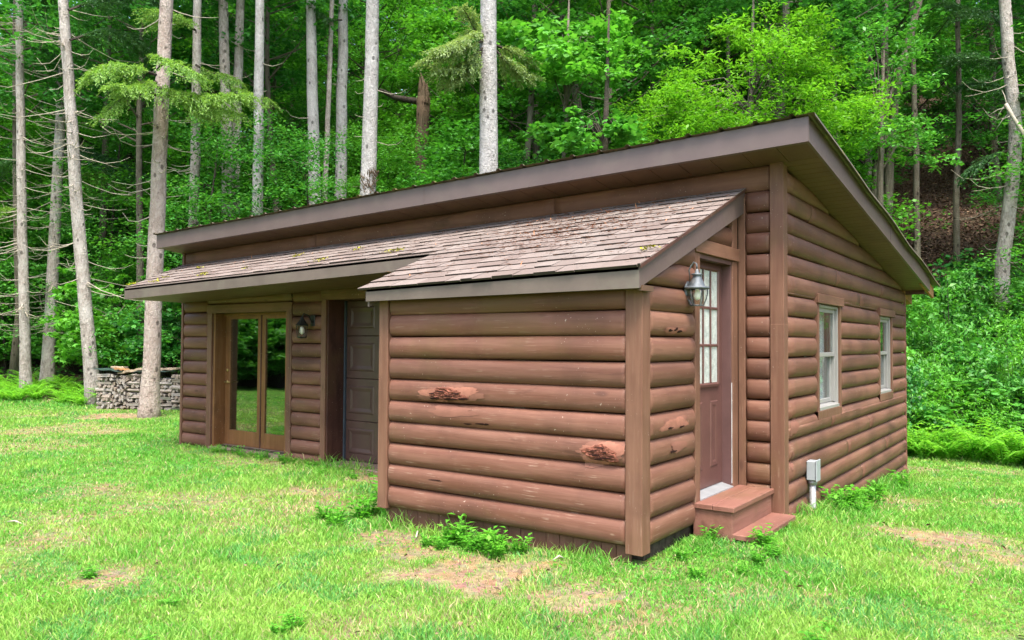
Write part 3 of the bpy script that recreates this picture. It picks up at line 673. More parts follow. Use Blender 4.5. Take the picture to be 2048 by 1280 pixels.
bough(t2, [(108, 330), (150, 350), (200, 345), (260, 380)], 23.5, 24.5, 87, 'needle', L=1.2, dens=1.1, droop=.8)
bough(t1, [(45, 420), (20, 415), (-20, 430)], 22.5, 22.8, 88, 'needle', L=1.0, dens=1.0, droop=.8)
bough(t5, [(392, 130), (420, 145), (450, 150), (480, 165)], 21.8, 21, 92, 'needle', L=.8, dens=1.1, droop=.6)
bough(t6, [(455, 200), (430, 205), (405, 215), (380, 235)], 22.8, 21.5, 93, 'needle', L=.8, dens=1.1, droop=.6)
bough(t13, [(968, 70), (938, 72), (905, 88), (870, 100)], 17.4, 16.2, 89, 'needle_p', L=.9, dens=1.8, droop=.3, size=.06)
bough(t13, [(968, 95), (930, 125), (905, 138), (872, 140)], 17.4, 16.6, 90, 'needle_p', L=.9, dens=1.6, droop=.35, size=.07)
bough(t13, [(990, 90), (1020, 100), (1048, 120), (1060, 130)], 17.6, 18.2, 91, 'needle_p', L=.8, dens=1.4, droop=.4, size=.07)
# broken pale limb against the right-hand spruce
mb = MB(); mb.tube([at(2012, 208, 20.4), at(2025, 232, 20.3), at(2048, 268, 20.2), at(2075, 330, 20.1)], [.05, .045, .05, .05], 7, flute=.1)
for (a_, b_) in (((2012, 208), (1990, 245)), ((2016, 215), (1978, 230)), ((2014, 210), (2004, 180)), ((2020, 225), (1990, 262))):
    A_ = Vector(at(*a_, 20.4)); B_ = Vector(at(*b_, 20.6)); mb.tube([A_, A_.lerp(B_, .5)+Vector((0, 0, .05)), B_], [.016, .012, .005], 5)
ob = mb.build('broken_limb', M['twig'], None, None, True); tag(ob, 'pale broken limb with bare twigs caught against the right spruce', 'branch')

# ---- snag, leaning log, hardwoods behind the roof
def hard_trunk(name, label, pix, wd, dia, bark, top=16, leafkey=None, leafc=None, cat='tree'):
    o, ax = conifer(name, label, pix, wd, dia, bark, top=top, crown=False, flute=.10); return o, ax
P0 = at(843, 375, 27); gb = gz(P0[0], P0[1])
o = empty('broken_snag', (P0[0], P0[1], gb), 'broken brown dead trunk with a jagged splintered top behind the roof', 'dead tree')
pts = [(P0[0], P0[1], gb-.2)]+[tuple(at(u, v, 27)) for u, v in ((843, 380), (842, 300), (845, 240), (847, 195))]
mb = MB().tube(pts, [.30, .26, .24, .22, .23], 12, flute=.16); mb.build('trunk', M['bark_snag'], o, o.location, True)
mb = MB(); tp = Vector(pts[-1])
for i in range(11):
    a = i*.62; p = tp+Vector((math.cos(a)*.13, math.sin(a)*.13, -.25)); hh = (.35, .2, .55, .3, .95, .45, .15, .7, .3, .5, .25)[i]
    mb.tube([p, p+Vector((random.gauss(0, .02), random.gauss(0, .02), .25+hh*.5)), p+Vector((random.gauss(0, .05), random.gauss(0, .05), .25+hh))], [.12, .07, .008], 5, flute=.25)
mb.build('splintered_top', M['bark_snag'], o, o.location)
mb = MB().tube([at(760, 180, 27.5), at(790, 195, 27.3), at(835, 203, 27.2)], [.07, .10, .12], 8, flute=.1); tag(mb.build('leaning_log', M['bark_dark'], None, None, True), 'dark fallen limb resting against the broken snag', 'log')
for nm, lb, px, wd, di, bk in (
 ('oak_tree', 'thick furrowed oak trunk behind the leafy boughs above the roof', [(1122, -10), (1140, 120), (1160, 230), (1166, 330)], 26, .36, 'bark_oak'),
 ('oak_tree', 'thin rough trunk just right of the furrowed oak', [(1150, -10), (1175, 100), (1186, 220), (1190, 320)], 27, .20, 'bark_oak'),
 ('hardwood_tree', 'thin straight grey trunk crossing the bright yellow green tree', [(1456, -10), (1456, 120), (1460, 260)], 24, .15, 'bark_oak'),
 ('oak_tree', 'dark crooked oak trunk leaning right above the roof peak', [(1842, -10), (1812, 100), (1790, 200), (1778, 320), (1772, 460)], 22, .28, 'bark_oak'),
 ('oak_tree', 'mossy grey trunk beside the crooked oak, above the right roof slope', [(1768, 180), (1764, 280), (1752, 350), (1745, 420)], 21.5, .26, 'bark_oak'),
 ('maple_tree', 'slim grey trunk standing in the brown leaf litter right of the roof', [(1826, 150), (1832, 300), (1834, 520)], 23, .18, 'bark_oak'),
 ('maple_tree', 'slim pale trunk on the leaf litter slope left of the right spruce', [(1916, 60), (1918, 250), (1912, 400), (1914, 540)], 22.5, .17, 'bark_oak')):
    hard_trunk(nm, lb, px, wd, di, bk)

# ---- feature trees
def spread_tree(seed, cl, wd, per, size, shape, rad, base_px, label, leaf, bark, name='hardwood_tree', jit=1.2):
    rng = np.random.default_rng(seed); C = []; Rr = []
    b = at(*base_px, wd); zg = gz(b[0], b[1]); o = empty(name, (b[0], b[1], zg), label, 'tree')
    tr = MB(); tr.tube([(b[0], b[1], zg-.2), tuple(at(base_px[0], base_px[1]-60, wd)), tuple(at(base_px[0]+8, base_px[1]-330, wd))], [.10, .08, .02], 8)
    root = Vector(at(base_px[0], base_px[1]-40, wd))
    for (u, v) in cl:
        p = at(u, v, wd+rng.normal(0, jit)); C.append(Vector(p)); Rr.append(rad*(.75+.5*rng.random()))
        st = root.lerp(Vector(at(base_px[0]+5, base_px[1]-260, wd)), max(0, min(1, (base_px[1]-v)/300))); md = st.lerp(C[-1], .5)+Vector((0, 0, -.12))
        if rng.random() < .4: tr.tube([root.lerp(st, .5), md.lerp(st, .3)+Vector((0, 0, .25)), C[-1]], [.026, .016, .005], 5, cap=False)
    V, F = clump_leaves([c-o.location for c in C], Rr, per, size, shape, rng, .45, .8)
    tr.build('trunk', M[bark], o, o.location, True); link('crown', np_mesh('crown', V, F), M[leaf], o); return o
rg = np.random.default_rng(77)
cl = [(1320+380*a, 120+170*b-60*math.sin(a*3.1)) for a, b in rg.random((34, 2))]+[(1450+200*a, 40+120*b) for a, b in rg.random((22, 2))]+[(1590+130*a, 190+80*b) for a, b in rg.random((14, 2))]+[(1270+370*a, 215+85*b) for a, b in rg.random((40, 2))]
spread_tree(101, cl, 19, 520, .135, 'lance', .60, (1500, 300), 'bright yellow green spreading tree arching over the roof peak', 'leaf_b', 'bark_oak')
cl = [(1035+220*a, 60+90*b) for a, b in rg.random((26, 2))]+[(1180+90*a, 100+60*b) for a, b in rg.random((6, 2))]
spread_tree(102, cl, 19.5, 360, .17, 'maple', .55, (1130, 330), 'maple bough of large light green leaves beside the big pale trunk', 'leaf_d', 'bark_oak', 'maple_tree', .7)
cl = [(1085+170*a, 235+70*b) for a, b in rg.random((22, 2))]
spread_tree(103, cl, 18, 420, .16, 'maple', .42, (1210, 360), 'low oak sapling with light leaves just above the roof edge', 'leaf_d', 'bark_dark', 'oak_sapling', .5)
cl = [(1700+190*a, 200+110*a*a+70*b) for a, b in rg.random((22, 2))]+[(1690+150*a, 30+150*b) for a, b in rg.random((26, 2))]
spread_tree(104, cl, 20, 360, .13, 'oval', .50, (1760, 430), 'airy green tree with arching leafy branch right of the roof peak', 'leaf_d', 'bark_oak', 'hardwood_tree', 1.0)

# ---- the wooded hillside
rg = np.random.default_rng(5); placed = []
kinds = {
 'mapleA': ('tall leafy maple growing on the wooded hillside behind the cabin', 'tall maples on the hillside'),
 'mapleB': ('mid height leafy maple growing on the wooded hillside behind the cabin', 'mid height maples on the hillside'),
 'oakC': ('dark green oak growing on the wooded hillside behind the cabin', 'oaks on the hillside'),
 'thinF': ('slender high crowned tree growing on the wooded hillside behind the cabin', 'slender trees on the hillside'),
 'sapD': ('small leafy sapling growing under the hillside trees', 'saplings on the hillside'),
 'sapE': ('small maple sapling growing under the hillside trees', 'maple saplings on the hillside')}
def ok(x, y, w, dmin):
    s = side_of(x, y)/w
    if abs(s) > .80 or y < yedge(x)+1.2: return False
    if -11 < x < 1.5 and y < 9.5: return False
    return all((x-a)**2+(y-b)**2 > dmin*dmin for a, b in placed)
for it in range(9000):
    w_ = 19+60*rg.random()**1.1; s_ = (rg.random()*2-1)*.82*w_; x = POS[0]+w_*CF[0]*1.0007+s_*CR[0]; y = POS[1]+w_*CF[1]*1.0007+s_*CR[1]
    U = 1024+FPX*s_/w_
    dm = 1.9 if w_ < 34 else (2.6 if w_ < 50 else 3.6)
    if 1770 < U < 2110 and w_ < (43 if U < 2000 else 30): continue        # open leaf-litter slope right of the cabin
    if not ok(x, y, w_, dm): continue
    if len(placed) > 290: break
    r_ = rg.random()
    if w_ < 27: k = 'sapD' if r_ < .35 else ('sapE' if r_ < .75 else 'thinF')
    elif w_ < 42: k = 'mapleB' if r_ < .3 else ('mapleA' if r_ < .45 else ('thinF' if r_ < .6 else ('sapE' if r_ < .85 else 'sapD')))
    else: k = 'mapleA' if r_ < .4 else ('mapleB' if r_ < .65 else ('oakC' if r_ < .85 else 'sapE'))
    placed.append((x, y)); lb, gr = kinds[k]
    plant(k, x, y, lb, 'tree', gr, rg.random()*6.28, .85+.35*rg.random())
# woods on the camera's side of the lawn, mirrored in the door glass and side windows
rg2 = np.random.default_rng(15); k_ = 0; tries = 0; mp = []
while k_ < 44 and tries < 2000:
    tries += 1; r_ = 19+15*rg2.random(); a_ = 3.77+.40*(rg2.random()-.5); x = -8+r_*math.cos(a_); y = .2+r_*math.sin(a_)
    if any((x-a)**2+(y-b)**2 < 2.6 for a, b in mp): continue
    mp.append((x, y)); k = ('sapE', 'mapleB', 'sapD', 'sapE', 'mapleA')[k_ % 5]; k_ += 1
    lb = {'m': 'leafy maple', 'o': 'dark oak', 's': 'leafy sapling'}[k[0]]+' on the far side of the lawn, mirrored in the glass'; plant(k, x, y, lb, 'tree', lb, k_*1.3, .9)
for i in range(16):
    r_ = 16.5+3*rg2.random(); a_ = 3.77+.36*(i/15-.5); plant('bushD', -8+r_*math.cos(a_), .2+r_*math.sin(a_), 'leafy bush on the far side of the lawn, mirrored in the glass', 'bush', 'bushes mirrored in the glass', i*1.9, .8+.3*rg2.random(), .6+.3*rg2.random())
for i, (x, y) in enumerate(((16, 10), (19, 14), (21, 5), (17, -1), (23, 10))):
    k = ('mapleA', 'mapleB')[i % 2]; plant(k, x, y, 'leafy maple beyond the right end of the lawn, mirrored in the side windows', 'tree', 'maples beyond the right end of the lawn', i*1.3, .9)

# ---- bushes, shrubs, ferns
for i, (U, w_, sc) in enumerate(((215, 22.5, .95), (270, 23.5, 1.05), (345, 22.0, .9), (250, 26, 1.25), (350, 26, 1.2), (120, 27, .9), (20, 27, 1.0), (160, 25, .8))):
    p = at(U, 640, w_); plant('bushD', p[0], p[1], 'leafy bush growing at the wood edge behind the firewood and left trunks', 'bush', 'bushes behind the firewood', i*1.7, sc, sc*(1 if i < 5 else .6))
rg = np.random.default_rng(8)
n = 0; spots = []; tries = 0
while n < 54 and tries < 4000:
    tries += 1
    U = 1790+330*rg.random(); w_ = 16.0+6.6*rg.random(); p = at(U, 640, w_)
    if any((p[0]-a)**2+(p[1]-b)**2 < .40 for a, b in spots): continue
    spots.append((p[0], p[1])); k = ('shrA', 'shrB', 'shrC')[n % 3]
    lb = {'shrA': 'round leaved green shrub on the bank right of the cabin', 'shrB': 'tall narrow leaved shrub on the bank right of the cabin', 'shrC': 'low light green shrub on the bank right of the cabin'}[k]
    plant(k, p[0], p[1], lb, 'shrub', lb.replace(' shrub', ' shrubs'), rg.random()*6.28, .7+.9*rg.random()**1.5, .7+1.1*rg.random()**1.5); n += 1
n = 0; spots = []; tries = 0
while n < 46 and tries < 4000:
    tries += 1
    x = -1.5+6*rg.random(); y = float(yedge(x))-.55+1.5*rg.random()
    if any((x-a)**2+(y-b)**2 < .12 for a, b in spots): continue
    spots.append((x, y)); plant(('fernA', 'fernB')[n % 2], x, y, 'bright green fern in the bed along the right edge of the lawn', 'fern', 'ferns along the right lawn edge', rg.random()*6.28, .58+.5*rg.random(), parts=('stem', 'frond')); n += 1
n = 0; spots = []; tries = 0
while n < 60 and tries < 4000:
    tries += 1
    x = -27+10.5*rg.random(); y = float(yedge(x))-.3+2.2*rg.random()
    if any((x-a)**2+(y-b)**2 < .16 for a, b in spots): continue
    spots.append((x, y)); plant(('fernA', 'fernB')[n % 2], x, y, 'bright green fern in the bed along the left edge of the lawn', 'fern', 'ferns along the left lawn edge', rg.random()*6.28, .42+.34*rg.random(), parts=('stem', 'frond')); n += 1
# low forest-floor plants as ground cover (uncountable)
def cover():
    rng = np.random.default_rng(91); N = 60000
    w_ = 16+40*rng.random(N)**1.4; s_ = (rng.random(N)*2-1)*.76*w_; x = POS[0]+w_*CF[0]+s_*CR[0]; y = POS[1]+w_*CF[1]+s_*CR[1]
    U = 1024+FPX*s_/w_; d = fbm(x*.5, y*.5, 7)
    k = (y > yedge(x)+np.where(U > 1640, 2.2, 1.0)) & (d > np.where((U > 1640) & (w_ > 18.5), .70, .42)) & ~((x > -11) & (x < 1) & (y < 8.5))
    x, y = x[k], y[k]; n = len(x); z = ground(x, y)+.04+.35*rng.random(n)**2
    nr = rng.normal(0, .5, (n, 3)); nr[:, 2] = 1
    V, F = leaves(np.stack([x, y, z], -1), nr, .10+.12*rng.random(n), 'oval', rng)
    tag(link('undergrowth', np_mesh('undergrowth', V, F), M['leaf_d']), 'low green undergrowth covering the forest floor', 'undergrowth', kind='stuff')
    # leaf litter
    N = 50000; w_ = 17+26*rng.random(N); s_ = (.30+.5*rng.random(N))*w_; x = POS[0]+w_*CF[0]+s_*CR[0]; y = POS[1]+w_*CF[1]+s_*CR[1]; k = y > yedge(x)+2; x, y = x[k], y[k]; n = len(x)
    nr = rng.normal(0, .5, (n, 3)); nr[:, 2] = 1
    V, F = leaves(np.stack([x, y, ground(x, y)+.03], -1), nr, .08+.10*rng.random(n), 'oval', rng)
    tag(link('leaf_litter', np_mesh('leaf_litter', V, F), M['litter']), 'brown fallen leaves on the slope right of the cabin', 'leaf litter', kind='stuff')
m, nt, out = newmat('fallen leaf'); g = G(nt); isl = g.n('NewGeometry').outputs['Random Per Island']
done(nt, out, g.bsdf(g.mix(isl, (.070, .044, .030), (.22, .145, .095)), .8, .15)); M['litter'] = m
cover()
lawn_bits()
# weeds round the cabin's foot and in the lawn
WS = []
for i in range(15): WS.append(('weedA' if i % 3 else 'weedC', -2.15+.8*rg.random(), -2.1-.25*rg.random(), .55+.5*rg.random()))
WS += [('weedB', -1.95, -2.16, .8), ('weedB', -1.55, -2.2, .7), ('weedB', -3.16, -1.75, 1.25), ('weedB', -3.2, -1.5, 1.0), ('weedB', -3.12, -1.25, 1.5), ('weedA', -3.25, -2.0, 1.3), ('weedA', -3.35, -1.8, 1.2), ('weedA', -3.3, -2.25, 1.1), ('weedC', -3.5, -2.2, 1.4), ('weedC', -3.2, -2.35, 1.2)]
for i in range(17): WS.append((('weedA', 'weedC', 'weedB')[i % 5 if i % 5 < 3 else 0], -.34+.75*rg.random(), -2.05+1.15*rg.random(), .35+.5*rg.random()))
for i in range(18): WS.append((('weedA', 'weedC')[i % 2], .12+.3*rg.random(), .9+3.2*rg.random(), .8+.7*rg.random()))
for i in range(26): WS.append((('weedA', 'weedC')[i % 2], -8.4+2.6*rg.random(), -.10-.22*rg.random(), .35+.55*rg.random()))
for i in range(14): WS.append(('weedC', -6.2+1.4*rg.random(), -.2-.5*rg.random(), .4+.5*rg.random()))
for i in range(38):
    x, y, r = camsample(1, 4.2, 10, 1.0, .58)
    if y[0] < -2.3 or (x[0] < -3.4 and y[0] < -.3) or x[0] > .7: WS.append((('weedA', 'weedC')[i % 2], float(x[0]), float(y[0]), .28+.55*rg.random()**2))
zone = lambda x, y: ('leafy weed at the foot of the jutting log wall', 'weeds at the foot of the jutting wall') if (-2.5 < x < -.45 and y > -2.6 and y < -2) else (('tall weed at the left corner of the jutting wall', 'weeds at the left corner of the jutting wall') if (x <= -2.9 and x > -3.7 and y < -1) else (('leafy weed beside the red brown entry steps', 'weeds beside the entry steps') if (-.45 < x < .4 and -2.1 < y < .1) else (('leafy weed along the foot of the windowed side wall', 'weeds along the side wall') if (0 < x < .5 and y > .1) else (('leafy weed along the foot of the porch wall', 'weeds along the porch wall') if (y > -.8 and x < -4) else ('small leafy weed growing in the open lawn', 'weeds in the lawn')))))
for k, x, y, s in WS:
    if bool(foot(np.array(x), np.array(y))): continue
    lb, gr = zone(x, y); plant(k, x, y, lb, 'weed', gr, rg.random()*6.28, s, parts=('stem', 'leaf_spray'))
# ================================================================== the cabin
def hit(U, V, ax, val):
    d = (U-1024)/FPX*CR-(V-640)/FPX*CU+CF; t = (val-POS[ax])/d[ax]; return POS+t*d
BASE = (-4.7, 3.0, 0.0)
CAB = empty('log_cabin', BASE, 'brown log sided cabin with a sloping metal roof, porch roof and jutting room', 'cabin')
def part(mb, name, mat, parent=None, smooth=False, label=None):
    o = mb.build(name, M[mat], parent or CAB, BASE if parent is None else None, smooth)
    if label: o['label'] = label
    return o
PITCH = .19
def prof(t, A=.056): return A*max(0., 1-abs(2*t-1)**2.5)**.55
def _fn(v): return v if callable(v) else (lambda a: v)
def logs(mb, ax, a0, a1, plane, out, z0, zlo, zhi, rl=True, rr=True, A=.056, P=PITCH, seed=0, caps=True, seams=()):
    z0, zlo, zhi = _fn(z0), _fn(zlo), _fn(zhi)
    n = max(1, int((a1-a0)/.24)); cols = [a0+(a1-a0)*i/n for i in range(n+1)]
    ed = [.0, .004, .012, .024, .04]
    L = [a0+e for e in ed] if rl else [a0]; R = [a1-e for e in ed[::-1]] if rr else [a1]
    cols = L+[c for c in cols if L[-1]+.03 < c < R[0]-.03]+R
    cols = sorted(cols+[q+e for q, _ in seams for e in (-.006, -.003, .003, .006)])
    lo = min(zlo(c) for c in cols); hi = max(zhi(c) for c in cols); zz = z0((a0+a1)/2)
    j0 = math.floor((lo-zz)/P)-1; j1 = math.ceil((hi-zz)/P)+1
    T = [0, .02, .06, .13, .23, .36, .5, .64, .77, .87, .94, .98, 1]
    for j in range(j0, j1):
        rows = []
        for a in cols:
            b = z0(a)+.0035*math.sin(a*1.3+seed+j*2.7)*(1 if A < .06 else .3); col = []
            e = 1.
            if rl: e = min(e, (a-a0)/.04)
            if rr: e = min(e, (a1-a)/.04)
            k = .35+.65*math.sqrt(max(0, 1-(1-min(1, e))**2))
            Aj = A*(1+.05*math.sin(a*.8+j*2.1+seed))
            for t in T:
                z = b+P*(j+t); zc = min(max(z, zlo(a)), zhi(a)); tt = (zc-b)/P-j
                dp = -.016 if t in (0, 1) else 0
                if any(abs(a-q) < .0035 and b+P*j < zq < b+P*(j+1) for q, zq in seams): dp -= .018
                col.append((zc, prof(min(1, max(0, tt)), Aj)*k+dp))
            rows.append(col)
        if all(abs(c[0][0]-c[-1][0]) < 1e-4 for c in rows): continue
        V = []; F = []; m = len(T)
        for a, col in zip(cols, rows):
            for z, o in col: p = plane+out*o; V.append((a, p, z) if ax == 'x' else (p, a, z))
        for i in range(len(cols)-1):
            for r in range(m-1):
                F.append((i*m+r, (i+1)*m+r, (i+1)*m+r+1, i*m+r+1))
        b0 = len(V)
        if caps:
            for i in (0, len(cols)-1):
                s = len(V)
                for z, o in rows[i]: p = plane-out*.03; V.append((cols[i], p, z) if ax == 'x' else (p, cols[i], z))
                for r in range(m-1): F.append((i*m+r, i*m+r+1, s+r+1, s+r))
        mb.add(V, F)
    return mb
def zl(x, y): return 3.085+.024*(x+.33)+.4127*y          # lean-to deck
def zb(x, y): return 3.332+.0241*(x-.345)-.128*(y+.448)   # underside of the main roof
def porch_z(x): return 2.253+.0265*(x+9.2)               # porch soffit

# -- walls of the main room
mb = MB()
logs(mb, 'x', -9.45, -8.79, .02, -1, 2.092, .01, lambda x: porch_z(x)+.01, seed=1)
logs(mb, 'x', -8.79, -6.77, .02, -1, 2.205, 2.205, lambda x: porch_z(x)+.01, False, False, P=.24, seed=2)
logs(mb, 'x', -6.77, -6.15, .02, -1, 2.001, -.02, lambda x: porch_z(x)+.01, seed=3)
logs(mb, 'x', -6.15, -3.0, .02, -1, 2.215, 2.215, lambda x: porch_z(x)+.01, False, False, P=.24, seed=4)
part(mb, 'log_wall', 'log_x', None, True, 'front log wall under the porch roof')
mb = MB(); logs(mb, 'x', -9.45, -.105, .02, -1, lambda x: 3.05+.0241*(x+.1), lambda x: zl(x, 0)-.12, lambda x: zb(x, 0)+.005, True, True, A=.045, P=.26, seed=6, seams=((-2.42, 3.10), (-6.3, 3.0)))
part(mb, 'log_course', 'log_x', None, True, 'long single log between the two roofs')
mb = MB(); logs(mb, 'x', -.335, -.105, .02, -1, 2.476, .10, 3.046, seed=8)
part(mb, 'log_wall', 'log_x', None, True, 'narrow log strip between side door and corner post')
gtop = lambda y: zb(0, y)+.004
mb = MB()
logs(mb, 'y', .09, 6.25, -.035, 1, 2.288, lambda y: .06-.05*y, .888, False, False, seed=11, seams=((1.62, .85), (3.55, .66), (2.4, .48), (4.6, .30), (3.1, .10)))
logs(mb, 'y', .09, 6.25, -.035, 1, 2.288, 2.12, gtop, False, False, seed=11, seams=((3.05, 2.2), (1.9, 2.4), (.9, 2.95), (4.3, 2.4)))
for a, b in ((.09, 1.112), (2.098, 4.226), (5.150, 6.25)): logs(mb, 'y', a, b, -.035, 1, 2.288, .888, 2.12, a > .1, b < 6.2, seed=11)
part(mb, 'log_wall', 'log_y', None, True, 'side log wall with two windows')
# bump-out
bz0 = lambda x: 1.887+(1.896-1.887)*(x+2.9)/2.4
mb = MB(); logs(mb, 'x', -2.9, -.517, -1.98, -1, bz0, lambda x: bz0(x)-9*PITCH+.002, 2.045, seed=14)
part(mb, 'log_wall', 'log_s', None, True, 'front log wall of the jutting room with gouged patches')
stop = lambda y: zl(-.4, y)-.185
mb = MB(); logs(mb, 'y', -1.90, -1.062, -.43, 1, 1.703, .184, stop, seed=17)
logs(mb, 'y', -1.062, -.20, -.43, 1, 2.515, 2.515, stop, False, True, seed=18)
part(mb, 'log_wall', 'log_y', None, True, 'side log wall of the jutting room beside the door')
mb = MB().box(-3.0, -2.95, -1.93, .0, .0, 2.2); part(mb, 'side_panel', 'trim')
# corner posts and trim boards
def board(x0, x1, y0, y1, z0, z1, mat='trim', name='trim_board', b=.004, parent=None, label=None):
    return part(MB().bbox(x0, x1, y0, y1, z0, z1, b), name, mat, parent, False, label)
board(-.105, .016, -.036, .088, .13, 3.285, name='corner_post'); board(-.105, .0185, -.0385, .088, .13, 1.83, name='corner_post')
board(-.517, -.383, -2.036, -1.902, .145, 2.04, name='corner_post')
board(-3.012, -2.9, -2.034, -1.94, .16, 2.04, name='corner_post')
board(-9.50, -9.45, -.034, .06, .0, 2.25, name='corner_post'); board(-9.50, -9.45, -.034, .06, 2.70, 3.09, name='corner_post')
board(-.02, .012, 6.24, 6.29, -.32, 2.50, name='corner_post')
board(-.40, -.335, -.032, .05, .33, 3.0); board(-8.79, -8.672, -.028, .05, 0, 2.075); board(-6.872, -6.77, -.028, .05, .02, 2.075)
board(-8.80, -6.765, -.034, .05, 2.075, 2.203, 'trim_h', 'door_header'); board(-6.15, -6.055, -.028, .05, -.01, 2.213)
board(-6.15, -3.0, -.031, .05, 2.214, 2.30, 'trim_h', 'door_header')
board(-.46, -.388, -1.062, -.962, .345, 2.398); board(-.46, -.388, -.20, -.07, .345, 2.398); board(-.46, -.390, -.20, -.07, 2.52, 2.86)
board(-.47, -.372, -1.075, -.065, 2.40, 2.516, 'trim_y', 'door_header')
# footing and skirting
mb = MB()
for i in range(20):
    x0 = -2.96+i*.1225; mb.bbox(x0, x0+.119, -1.95+random.uniform(-.003, .003), -1.93, -.08, .178, .003)
part(mb, 'skirting', 'skirt', None, False, 'vertical board skirting below the jutting room')
for q_ in ((-9.44, -6.2, .06, .16, -.3, .05), (-.16, -.10, .1, 6.2, -.55, .35), (-.56, -.46, -1.85, -.02, -.2, .34), (-9.4, -.2, 6.1, 6.2, -.6, .3)): part(MB().box(*q_), 'footing', 'rubble')
# hidden walls, floor and room lining
mb = MB().box(-9.45, -9.40, .06, 6.2, -.1, 3.0).box(-9.4, -.05, 6.2, 6.25, -.3, 2.45)
part(mb, 'back_wall', 'inside')
mb = MB().box(-9.38, -.16, .40, 6.1, .0, .04); part(mb, 'room_floor', 'floor')
mb = MB().box(-9.39, -9.36, .3, 6.1, .04, 2.4).box(-9.36, -.16, 4.2, 4.25, .04, 2.4).box(-9.36, -.16, .3, 4.2, 2.36, 2.40).box(-6.5, -6.45, .36, 4.2, .04, 2.36).box(-.9, -.86, -1.9, -.02, 0, 2.3); part(mb, 'room_lining', 'inside')

# -- main roof
def quadbar(mb, x0, x1, y0, y1, zf, h0, h1):
    p = [(x0, y0), (x1, y0), (x1, y1), (x0, y1)]
    mb.hexa([(x, y, zf(x, y)+h0) for x, y in p]+[(x, y, zf(x, y)+h1) for x, y in p])
XL, XR, YF, YR = -9.54, .345, -.448, 6.25
mb = MB(); xs = []; x = XL-.03
prf = [(0, 0), (.018, .022), (.042, .022), (.06, 0)]
while x < XR+.02:
    for dx, h in prf: xs.append((x+dx, h))
    xs += [(x+.16, .0), (x+.175, .006), (x+.19, 0)]
    x += .305
xs = [q for q in xs if q[0] < XR+.055]+[(XR+.06, .0), (XR+.068, -.030)]
ys = [YF-.045]+[YF+.2+i*.48 for i in range(16)]
V = []; F = []
for yy in ys:
    for k, (xx, h) in enumerate(xs):
        wv = .016*math.sin(yy*2.6+.5)*max(0, (xx-XR+.12)/.18) if xx > XR-.12 and yy > 1 else 0
        V.append((xx, yy, zb(xx, yy)+.213+h+wv+.003*math.sin(xx*1.9+yy)))
nx_ = len(xs)
for i in range(len(ys)-1):
    for k in range(nx_-1): F.append((i*nx_+k, i*nx_+k+1, (i+1)*nx_+k+1, (i+1)*nx_+k))
mb.add(V, F); ROOF = part(mb, 'metal_roof', 'roof', None, False, 'ribbed metal main roof')
seg = [XL, -6.86, -3.92, -.98, XR]
for i in range(4):
    mb = MB(); e = .0025*(i % 2); quadbar(mb, seg[i], seg[i+1], YF-e, YF+.02, zb, .0-e, .205)
    quadbar(mb, seg[i], seg[i+1], YF+.02, YF+.05, zb, 0, .012); part(mb, 'fascia', 'fascia', ROOF)
mb = MB(); quadbar(mb, XR-.022, XR+.003, YF+.001, 3.1, zb, -.002, .204); part(mb, 'rake_fascia', 'fascia', ROOF)
mb = MB(); quadbar(mb, XR-.022, XR+.0055, 3.1, YR, zb, -.0045, .204); part(mb, 'rake_fascia', 'fascia', ROOF)
mb = MB(); x = XL
while x < XR-.03:
    x1 = min(x+.30, XR-.024); quadbar(mb, x+.003, x1-.003, YF+.05, .03, zb, .010, .022); x += .30
quadbar(mb, XL, XR-.024, YF+.05, .03, zb, .024, .04)
part(mb, 'soffit', 'soffit', ROOF)
mb = MB(); y = -.02
while y < 6.15: quadbar(mb, .0, XR-.024, y+.002, y+.125, zb, .008, .02); quadbar(mb, .0, XR-.024, y+.125, y+.130, zb, .014, .02); y += .13
quadbar(mb, -.05, XR-.024, -.03, 6.2, zb, .022, .04)
part(mb, 'rake_soffit', 'soffit_y', ROOF)
mb = MB(); quadbar(mb, XR-.06, XR-.024, 5.7, 6.86, zb, -.005, .16); part(mb, 'rafter_tail', 'tail', ROOF)
q = hit(1818, 597, 1, 6.72); mb = MB(); quadbar(mb, q[0]-.05, q[0]+.03, 6.2, 6.80, zb, -.10, .06); part(mb, 'rafter_tail', 'tail', ROOF)
mb = MB(); quadbar(mb, .02, XR-.06, 6.2, 6.235, zb, -.05, .03); part(mb, 'back_fascia', 'jamb', ROOF)

